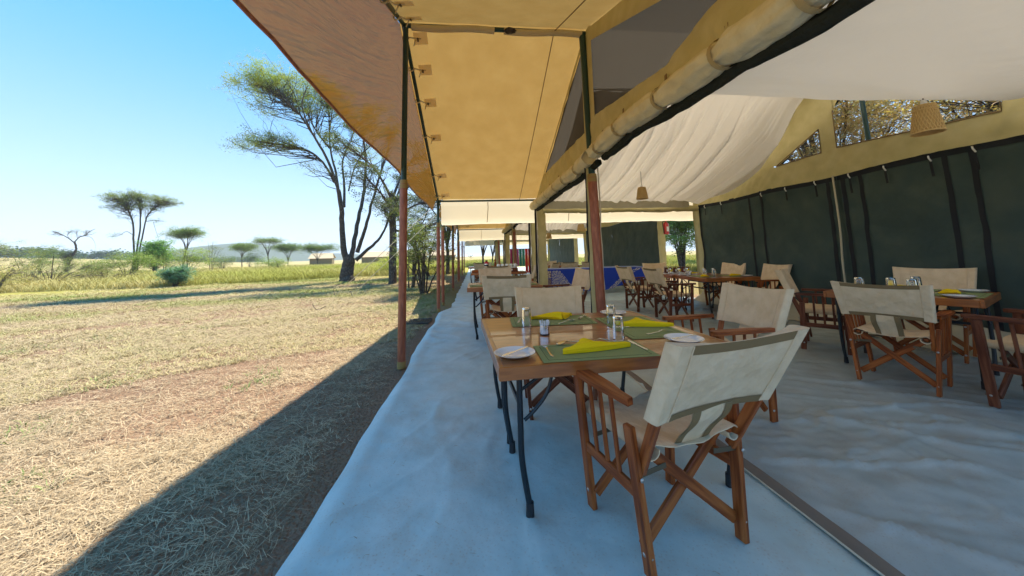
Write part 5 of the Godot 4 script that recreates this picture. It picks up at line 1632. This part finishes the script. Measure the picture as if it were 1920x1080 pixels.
func bush(label: String, at: Vector3, w: float, h: float, o: Dictionary) -> void:
	var r := RandomNumberGenerator.new()
	r.seed = label.hash()
	var limbs := []
	var blobs := []
	for k in o.get("stems", 7):
		var a := r.randf() * TAU
		var rad := w * r.randf_range(0.15, 0.75)
		var tip := Vector3(cos(a) * rad, h * r.randf_range(0.45, 0.95), sin(a) * rad)
		limbs.append([o.get("stem_r", 0.03), 0.008, [Vector3(cos(a) * 0.1, -0.05, sin(a) * 0.1), Vector3(tip.x * 0.45, tip.y * 0.55, tip.z * 0.45), tip]])
		blobs.append([tip * Vector3(0.85, 0.85, 0.85), Vector3(w * 0.4, h * 0.26, w * 0.4), o.count / o.get("stems", 7)])
	tree("bush", label, "bush", at, r.randf() * TAU, limbs, blobs, o)

func plants() -> void:
	var olive := Color(0.46, 0.48, 0.17)
	# big acacia in the clearing: its limbs as they fork in the picture plane
	var P := func(zx: float, zy: float, dz: float) -> Vector3: return Vector3((zx - 590.0) * 0.01405, (1005.0 - zy) * 0.01405, dz)
	var limbs := [
		[0.48, 0.36, [P.call(592, 1012, 0), P.call(594, 960, 0), P.call(602, 900, 0)]],
		[0.22, 0.13, [P.call(590, 935, 0), P.call(572, 830, 0.1), P.call(564, 710, 0.3), P.call(546, 610, 0.5)]],
		[0.1, 0.025, [P.call(546, 615, 0.5), P.call(505, 500, 0.9), P.call(440, 395, 1.3), P.call(372, 300, 1.2), P.call(290, 232, 0.8), P.call(215, 190, 0.3)]],
		[0.1, 0.025, [P.call(548, 620, 0.4), P.call(532, 520, -0.3), P.call(503, 400, -0.9), P.call(492, 240, -1.4), P.call(480, 170, -1.5)]],
		[0.1, 0.025, [P.call(572, 680, 0.2), P.call(570, 570, -0.5), P.call(560, 450, -1.0), P.call(596, 340, -1.6), P.call(612, 260, -2.0)]],
		[0.17, 0.04, [P.call(606, 905, 0.1), P.call(632, 760, -0.4), P.call(658, 610, -0.8), P.call(668, 480, -0.9), P.call(650, 330, -0.7), P.call(635, 270, -0.6)]],
		[0.14, 0.03, [P.call(634, 880, 0.2), P.call(662, 790, 0.5), P.call(690, 680, 0.8), P.call(730, 530, 1.0), P.call(762, 420, 1.0), P.call(770, 330, 1.1)]],
		[0.13, 0.04, [P.call(628, 915, 0.2), P.call(680, 868, 0.3), P.call(735, 815, 0.4), P.call(775, 720, 0.4), P.call(790, 600, 0.3)]],
		[0.08, 0.025, [P.call(530, 580, 0.6), P.call(480, 500, 0.9), P.call(410, 455, 1.0), P.call(330, 445, 0.9), P.call(230, 430, 0.5)]],
		[0.06, 0.02, [P.call(590, 600, -0.6), P.call(612, 500, -0.4), P.call(650, 430, 0.0), P.call(700, 380, 0.4)]],
		[0.07, 0.02, [P.call(500, 400, -0.9), P.call(440, 320, -1.4), P.call(390, 230, -1.6), P.call(330, 170, -1.5)]],
		[0.06, 0.02, [P.call(440, 395, 1.3), P.call(400, 300, 1.9), P.call(420, 220, 2.2)]],
		[0.05, 0.02, [P.call(660, 600, -0.8), P.call(700, 500, -1.4), P.call(690, 400, -1.9)]],
	]
	var S := 0.01405
	var B := func(zx: float, zy: float, rx: float, ry: float, n: float, dz := 0.0) -> Array: return [P.call(zx, zy, dz), Vector3(rx * S, ry * S * 1.35, rx * S * 0.9), n]
	var blobs := [B.call(190, 205, 90, 50, 230), B.call(240, 130, 80, 32, 170), B.call(320, 190, 100, 48, 260), B.call(420, 160, 90, 34, 230), B.call(500, 165, 90, 32, 220, -1.0), B.call(575, 225, 70, 38, 150, -1.2), B.call(400, 260, 90, 28, 110), B.call(270, 290, 70, 20, 60), B.call(270, 425, 85, 24, 150, 0.6), B.call(200, 460, 60, 18, 60, 0.5), B.call(340, 440, 60, 20, 70, 0.9), B.call(430, 520, 50, 22, 30, 0.8), B.call(520, 350, 70, 24, 60, -1.0), B.call(650, 300, 80, 34, 110, -0.6), B.call(690, 400, 70, 28, 60, -1.5), B.call(765, 350, 60, 40, 90, 1.0), B.call(600, 400, 60, 20, 36, -1.0), B.call(700, 250, 90, 30, 110, 0.2)]
	tree("acacia_tree", "tall many-stemmed acacia in the middle of the clearing, left of the poles", "tree", Vector3(-7.23, -0.02, -20.3), atan2(7.23, 20.3), limbs, blobs, {"color": olive, "size": 0.27, "twig": 4, "twig_r": 0.026, "more": 1.05, "scl": Vector3(0.84, 0.92, 0.9)})
	# slim tree with fine grey-violet leaves just right of it, half behind the front pole
	limbs = [[0.2, 0.15, [Vector3(0, -0.1, 0), Vector3(0.02, 2.0, 0), Vector3(-0.05, 4.4, 0)]]]
	blobs = []
	for k in 9:
		var a := k * 2.2
		var tip := Vector3(cos(a) * (1.6 + 0.25 * k) * 0.9 + 0.7, 2.9 + k * 0.52, sin(a) * 2.0)
		limbs.append([0.08, 0.02, [Vector3(0, 2.6 + 0.2 * k, 0), Vector3(tip.x * 0.4, tip.y * 0.85, tip.z * 0.4), tip]])
		blobs.append([tip, Vector3(1.1, 0.75, 1.1), 60])
	tree("thorn_tree", "slender dark-stemmed tree with sparse grey-green leaves behind the front pole", "tree", Vector3(-4.0, 0, -17.1), 0.2, limbs, blobs, {"color": Color(0.14, 0.15, 0.085), "size": 0.22, "twig": 2, "leaf": "round"})
	limbs = [[0.12, 0.07, [Vector3(0.4, -0.05, 0), Vector3(-0.1, 1.2, 0), Vector3(-0.9, 2.6, 0.1), Vector3(-1.3, 4.2, 0)]], [0.06, 0.02, [Vector3(-0.7, 2.2, 0), Vector3(0.1, 3.6, 0.2), Vector3(0.5, 4.8, 0)]]]
	blobs = [[Vector3(-1.2, 4.3, 0), Vector3(1.6, 1.0, 1.4), 130], [Vector3(0.5, 4.7, 0), Vector3(1.3, 0.9, 1.2), 110], [Vector3(-0.3, 3.4, 0.3), Vector3(1.6, 0.5, 1.2), 50]]
	tree("thorn_tree", "leaning bare-limbed tree between the front and corner poles", "tree", Vector3(-3.4, 0, -22.5), 0.2, limbs, blobs, {"color": Color(0.15, 0.16, 0.08), "size": 0.24, "twig": 2})
	# shrubs beside the pole row
	bush("loose thorny shrub leaning over the tarpaulin beside the corner poles", Vector3(-1.75, 0, -11.9), 1.35, 2.5, {"color": Color(0.24, 0.26, 0.09), "size": 0.14, "count": 300, "stems": 11, "twig": 2, "leaf": "round", "stem_r": 0.035})
	bush("airy thorn shrub behind the pole row", Vector3(-2.6, 0, -14.2), 1.3, 3.4, {"color": Color(0.2, 0.22, 0.08), "size": 0.15, "count": 200, "stems": 10, "twig": 2, "leaf": "round"})
	acacia("light green tree rising behind the corner pole of the tents", Vector3(-1.9, 0, -24.0), 6.5, 2.6, 5, {"color": Color(0.24, 0.3, 0.08), "size": 0.3, "count": 700, "arms": 8, "thick": 0.16, "fork": 0.3, "leaf": "round"})
	# crooked little trees at the end of the row
	acacia("crooked small tree at the end of the veranda, left one", Vector3(0.6, 0, -27.0), 4.6, 2.4, 9, {"color": Color(0.22, 0.27, 0.06), "size": 0.3, "count": 460, "arms": 6, "thick": 0.12, "fork": 0.25})
	acacia("crooked small tree at the end of the veranda, right one", Vector3(2.0, 0, -42.0), 5.0, 2.8, 10, {"color": Color(0.22, 0.27, 0.06), "size": 0.34, "count": 420, "arms": 6, "thick": 0.14, "fork": 0.2})
	# umbrella acacia on the left: three slim stems and flat layered crown
	limbs = [
		[0.17, 0.12, [Vector3(-0.15, -0.1, 0), Vector3(-0.2, 2.5, 0), Vector3(-0.45, 5.0, 0.2), Vector3(-0.7, 7.2, 0.3), Vector3(-1.6, 9.2, 0.4), Vector3(-2.6, 10.3, 0.4)]],
		[0.16, 0.1, [Vector3(0.15, -0.1, 0.1), Vector3(0.1, 3.0, 0), Vector3(0.3, 6.0, -0.2), Vector3(0.2, 8.2, -0.3), Vector3(-0.1, 10.4, -0.4)]],
		[0.15, 0.08, [Vector3(0.35, -0.1, -0.1), Vector3(0.45, 3.0, 0), Vector3(0.8, 6.2, 0.3), Vector3(1.2, 8.3, 0.5), Vector3(2.6, 9.8, 0.7), Vector3(3.8, 10.4, 0.5)]],
		[0.05, 0.015, [Vector3(-0.4, 5.3, 0.2), Vector3(-1.4, 5.9, 0.3), Vector3(-2.4, 5.3, 0.2), Vector3(-3.6, 5.2, 0.2)]],
		[0.05, 0.015, [Vector3(1.0, 7.4, 0.4), Vector3(2.2, 7.6, 0.6), Vector3(3.4, 7.5, 0.5)]],
		[0.04, 0.012, [Vector3(2.0, 7.4, 0.5), Vector3(2.4, 6.2, 0.6), Vector3(2.9, 4.9, 0.7)]]]
	blobs = []
	for e in [[-3.2, 10.5, 1.7, 0.45, 130], [-1.4, 10.9, 2.0, 0.5, 190], [0.6, 10.8, 2.0, 0.5, 190], [2.6, 10.7, 2.0, 0.42, 170], [4.3, 10.5, 1.4, 0.34, 100], [-3.6, 9.4, 1.2, 0.3, 50], [-1.6, 9.4, 1.6, 0.4, 90], [0.4, 9.6, 1.6, 0.4, 90], [2.2, 9.4, 1.3, 0.3, 50], [-3.3, 5.4, 0.9, 0.2, 10], [3.0, 7.6, 1.0, 0.35, 16], [-1.6, 7.9, 0.9, 0.25, 14]]:
		blobs.append([Vector3(e[0], e[1] * 0.985, 0), Vector3(e[2], e[3] * 1.5, e[2]), e[4]])
	var umb := Vector3(-0.664, 0, -0.748) * 67.0
	tree("acacia_tree", "flat-topped umbrella acacia with slim twin stems on the left skyline", "tree", umb + Vector3(0, 0.0, 0), atan2(0.664, 0.748), limbs, blobs, {"color": Color(0.26, 0.29, 0.1), "size": 0.42, "twig": 2, "twig_r": 0.03, "scl": Vector3(0.68, 0.94, 0.8), "more": 1.1})
	# almost dead crooked tree
	limbs = [
		[0.3, 0.2, [Vector3(-0.2, -0.1, 0), Vector3(0.1, 2.0, 0), Vector3(0.7, 3.8, 0), Vector3(1.2, 5.2, 0), Vector3(0.75, 6.6, 0)]],
		[0.13, 0.03, [Vector3(0.75, 6.5, 0), Vector3(-0.4, 7.4, 0.2), Vector3(-1.7, 8.2, 0.2), Vector3(-3.2, 8.8, 0)]],
		[0.13, 0.03, [Vector3(0.75, 6.5, 0), Vector3(1.5, 7.6, -0.2), Vector3(2.6, 8.0, 0), Vector3(3.2, 8.8, 0.2), Vector3(4.2, 9.4, 0)]],
		[0.06, 0.015, [Vector3(2.6, 8.0, 0), Vector3(3.6, 8.2, 0.4), Vector3(4.5, 8.7, 0.3)]],
		[0.05, 0.012, [Vector3(2.4, 7.9, 0), Vector3(3.6, 7.6, -0.2), Vector3(4.4, 6.4, -0.3), Vector3(4.6, 5.2, -0.3)]],
		[0.05, 0.012, [Vector3(1.3, 7.3, 0), Vector3(1.0, 8.3, 0.3), Vector3(1.6, 9.2, 0.3)]],
		[0.05, 0.012, [Vector3(-0.3, 7.4, 0.2), Vector3(-0.5, 8.2, 0.1), Vector3(0.1, 8.8, 0)]]]
	blobs = [[Vector3(0.5, 8.4, 0), Vector3(1.3, 0.7, 1.2), 46], [Vector3(-2.0, 8.3, 0), Vector3(1.2, 0.4, 0.8), 24], [Vector3(2.4, 8.5, 0), Vector3(1.0, 0.5, 0.8), 26], [Vector3(-0.6, 3.4, 0), Vector3(1.3, 1.6, 1.3), 120], [Vector3(0.2, 2.0, 0), Vector3(1.6, 1.3, 1.4), 110]]
	var dd := Vector3(-0.722, 0, -0.692) * 80.0
	tree("thorn_tree", "crooked half-dead tree with bare arms on the left skyline", "tree", dd + Vector3(0, 0.1, 0), atan2(0.722, 0.692), limbs, blobs, {"color": Color(0.1, 0.12, 0.06), "size": 0.34, "twig": 1, "leaf": "twiggy", "twig_r": 0.03, "scl": Vector3(0.52, 0.7, 0.6)})
	# smaller trees along the meadow
	var near := {"color": Color(0.195, 0.255, 0.075), "size": 0.5, "count": 420, "arms": 7, "thick": 0.09, "fork": 0.45}
	acacia("small flat acacia on a bare stem right of the green round tree", Vector3(-0.612, 0, -0.79) * 75.0, 6.3, 1.95, 21, near)
	acacia("small dark acacia left of the mountain foot, left of a pair", Vector3(-0.531, 0, -0.847) * 90.0, 4.6, 2.0, 22, near)
	acacia("pale thin acacia of the pair before the mountain, right one", Vector3(-0.488, 0, -0.873) * 80.0, 5.5, 2.2, 23, {"color": Color(0.21, 0.255, 0.105), "size": 0.45, "count": 260, "arms": 7, "thick": 0.06, "fork": 0.4})
	acacia("low dense acacia behind the meadow, left of the huts", Vector3(-0.455, 0, -0.89) * 85.0, 4.2, 2.2, 24, {"color": Color(0.165, 0.225, 0.075), "size": 0.55, "count": 420, "arms": 8, "thick": 0.12, "fork": 0.25})
	acacia("spreading dark acacia beside the huts", Vector3(-0.398, 0, -0.917) * 75.0, 3.7, 2.7, 25, {"color": Color(0.165, 0.225, 0.075), "size": 0.5, "count": 460, "arms": 8, "thick": 0.12, "fork": 0.3})
	bush("round bright green tree on the left meadow edge", Vector3(-0.642, 0, -0.767) * 60.0, 1.2, 3.9, {"color": Color(0.21, 0.36, 0.09), "size": 0.4, "count": 620, "stems": 11, "stem_r": 0.09, "leaf": "round"})
	bush("blue-green low shrub at the clearing edge", Vector3(-16.0, 0, -20.3), 0.62, 0.95, {"color": Color(0.18, 0.315, 0.225), "size": 0.15, "count": 520, "stems": 12, "leaf": "round"})
	bush("tangled half-bare thorn bush at the left edge of the picture", Vector3(-27.5, 0, -21.5), 2.6, 3.1, {"color": Color(0.33, 0.33, 0.135), "size": 0.26, "count": 260, "stems": 16, "twig": 1, "stem_r": 0.06, "leaf": "twiggy"})
	bush("dry thorn scrub below the left thorn bush", Vector3(-24.5, 0, -20.4), 1.9, 1.4, {"color": Color(0.45, 0.39, 0.135), "size": 0.24, "count": 170, "stems": 12, "twig": 1, "leaf": "twiggy"})
	bush("wiry scrub right of the left thorn bush", Vector3(-28.0, 0, -26.0), 2.6, 1.6, {"color": Color(0.3, 0.315, 0.135), "size": 0.28, "count": 160, "stems": 13, "twig": 1, "leaf": "twiggy"})
	bush("green scrub at the foot of the umbrella acacia", Vector3(-0.67, 0, -0.742) * 43.5, 2.4, 2.1, {"color": Color(0.3, 0.36, 0.105), "size": 0.36, "count": 165, "stems": 9})
	bush("feathery scrub with thin stems right of the round green tree", Vector3(-0.606, 0, -0.795) * 40.0, 2.2, 2.6, {"color": Color(0.33, 0.375, 0.105), "size": 0.34, "count": 165, "stems": 10})
	bush("low dark scrub with bare twigs left of the umbrella acacia", Vector3(-0.703, 0, -0.711) * 42.0, 2.3, 1.5, {"color": Color(0.24, 0.285, 0.09), "size": 0.34, "count": 130, "stems": 10, "twig": 1})
	bush("brown thorn scrub before the umbrella acacia", Vector3(-0.69, 0, -0.724) * 36.0, 2.2, 0.9, {"color": Color(0.3, 0.27, 0.12), "size": 0.3, "count": 110, "stems": 10, "twig": 1, "leaf": "twiggy"})
	bush("slim upright shrub between the small acacias", Vector3(-0.575, 0, -0.818) * 54.0, 1.2, 4.6, {"color": Color(0.225, 0.24, 0.135), "size": 0.32, "count": 75, "stems": 7, "twig": 1, "leaf": "twiggy"})
	bush("broad scrub before the dark acacia pair", Vector3(-0.47, 0, -0.883) * 52.0, 2.4, 1.5, {"color": Color(0.285, 0.345, 0.105), "size": 0.4, "count": 130, "stems": 8})
	bush("yellowish shrub behind the big acacia's foot", Vector3(-6.4, 0, -27.0), 1.5, 1.3, {"color": Color(0.51, 0.51, 0.12), "size": 0.3, "count": 130, "stems": 8})
	for e in [[-0.75, 52.0, 3.4], [-0.742, 66.0, 4.2], [-0.632, 62.0, 2.4], [-0.52, 80.0, 3.0], [-0.56, 60.0, 2.2]]:
		bush("distant scrub clump on the left plain, %s" % ["far left one", "taller one behind the dead tree", "one right of the round green tree", "one at the mountain foot", "one left of the mountain"][[-0.75, -0.742, -0.632, -0.52, -0.56].find(e[0])], Vector3(e[0], 0, -sqrt(1 - e[0] * e[0])) * e[1], 2.0, e[2], {"color": Color(0.195, 0.24, 0.09), "size": 0.4, "count": 110, "stems": 7})
	# trees behind the tents, seen through the gap and the gable openings
	bush("green tree seen through the gap beside the fire extinguisher", Vector3(12.2, 0, -19.3), 1.7, 5.6, {"color": Color(0.24, 0.34, 0.12), "size": 0.3, "count": 900, "stems": 12, "stem_r": 0.07, "leaf": "round"})
	bush("paler tree deeper in the gap beside the fire extinguisher", Vector3(19.0, 0, -26.5), 3.4, 7.5, {"color": Color(0.26, 0.34, 0.13), "size": 0.4, "count": 900, "stems": 12, "stem_r": 0.08, "leaf": "round"})
	var tanleaf := {"color": Color(0.74, 0.54, 0.33), "size": 0.34, "count": 1000, "stems": 16, "stem_r": 0.09, "twig": 2, "twig_r": 0.03}
	for e in [["left", -9.6], ["wide", -5.4], ["right end of the wide", -1.2]]:
		bush("dry tan-leaved thorn tree seen through the %s gable opening" % e[0], Vector3(11.2, 0, e[1]), 3.0, 8.2, tanleaf)
	# wood along the far ridge and the hills
	var xf := []
	var cols := []
	for k in 1500:
		var a := deg_to_rad(rng.randf_range(-62, -30))
		var d := rng.randf_range(300, 330) * (1.0 + 0.5 * smoothstep(-0.75, -0.55, a))
		var p := Vector2(sin(a), -cos(a)) * d
		xf.append(yaw_t(Vector3(p.x, land(p.x, p.y) + rng.randf_range(0.5, 4.5) * (0.5 + 0.5 * large.get_noise_1d(a * 300) + 0.5), p.y), rng.randf_range(2.0, 4.2), 0.9))
		var g := rng.randf_range(0.7, 1.15)
		cols.append(Color(0.09 * g, 0.13 * g, 0.06 * g))
	tag(multi("far_wood", clump("round"), M.leaf, xf, cols), "dark line of trees along the far left ridge", "trees")
	for e in [[-0.535, 900.0, 34.0, 210.0], [-0.43, 1150.0, 20.0, 320.0], [-0.33, 1250.0, 16.0, 330.0], [-0.66, 1200.0, 14.0, 260.0]]:
		var c: Vector3 = Vector3(e[0], 0, -sqrt(1 - e[0] * e[0])) * e[1]
		var f := func(u: float, v: float) -> Vector3:
			var x := (u - 0.5) * 2.0
			var z := (v - 0.5) * 2.0
			var rr := clampf(1.0 - x * x - z * z, 0, 1)
			var hgt: float = e[2] * pow(rr, 1.2) * (1.0 + 0.35 * large.get_noise_2d(x * 3 + e[1], z * 3)) - 2.0
			return c + Vector3(x * e[3], hgt, z * e[3])
		tag(part("hill", sheet(50, 30, f), M.hill, self), "", "", "", "structure")
	# lodge tents beyond the meadow
	for e in [[Vector3(-25.5, 0, -60.5), 6.0, "low tan-roofed lodge tent half hidden behind the dark acacia"], [Vector3(-15.5, 0, -56.0), 7.5, "tan-roofed lodge tent right behind the big acacia stem"], [Vector3(-9.0, 0, -50.0), 7.0, "tan-roofed lodge tent with brown gable behind the front pole"], [Vector3(-5.6, 0, -58.0), 7.0, "tan-roofed lodge tent behind the corner poles"]]:
		var t := thing("lodge_tent", e[2], "tent", e[0] * 1.6, 0.25, "far lodge tents")
		var w: float = e[1]
		var s := Shape.new()
		s.quad(Vector3(-w / 2, 1.6, 2.6), Vector3(w / 2, 1.6, 2.6), Vector3(w / 2 - 0.5, 3.0, 0), Vector3(-w / 2 + 0.5, 3.0, 0))
		s.quad(Vector3(w / 2, 1.6, -2.6), Vector3(-w / 2, 1.6, -2.6), Vector3(-w / 2 + 0.5, 3.0, 0), Vector3(w / 2 - 0.5, 3.0, 0))
		part("roof", s.done(), M.hut_roof, t)
		s = Shape.new()
		s.box(Transform3D(Basis(), Vector3(0, 0.85, 0)), Vector3(w - 0.8, 1.7, 4.4), 0.02)
		part("wall", s.done(), M.hut_wall, t)
		s = Shape.new()
		s.tri(Vector3(-w / 2 + 0.3, 1.6, 2.4), Vector3(-w / 2 + 0.3, 1.6, -2.4), Vector3(-w / 2 + 0.6, 2.95, 0))
		s.tri(Vector3(w / 2 - 0.3, 1.6, -2.4), Vector3(w / 2 - 0.3, 1.6, 2.4), Vector3(w / 2 - 0.6, 2.95, 0))
		part("gable", s.done(), M.hut_wall, t)
	# marker posts at the edge of the clearing
	for e in [[Vector3(-0.727, 0, -0.687) * 34.0, "small dark and white marker post left in the dry grass"], [Vector3(-0.65, 0, -0.76) * 33.0, "small dark and white marker post beside the blue-green shrub"]]:
		var t := thing("marker_post", e[1], "post", e[0], 0, "marker posts")
		for k in 4: rod(["base", "white_ring", "dark_ring", "cap"][k], [Vector3(0, k * 0.11, 0), Vector3(0, k * 0.11 + 0.11, 0)], [0.075, 0.06, 0.05, 0.04][k], M.china if k == 1 else M.bark, t, 10)
	var pegt := thing("wire_peg", "thin crooked wire peg sticking out of the straw", "peg", Vector3(-3.9, 0, -8.9))
	rod("wire", curve([Vector3(-0.05, 0.16, 0), Vector3(0.0, 0.08, 0.02), Vector3(0.08, 0.02, 0), Vector3(0.25, 0.1, -0.05)], 4), 0.007, M.bark, pegt, 5)
	rod("stake", [Vector3(-26.5, -0.1, -24.6) - pegt.position, Vector3(-26.5, 1.9, -24.6) - pegt.position], 0.02, M.bark, thing("thin_stake", "thin upright stake in the grass left of the marker post", "stake", pegt.position), 5)
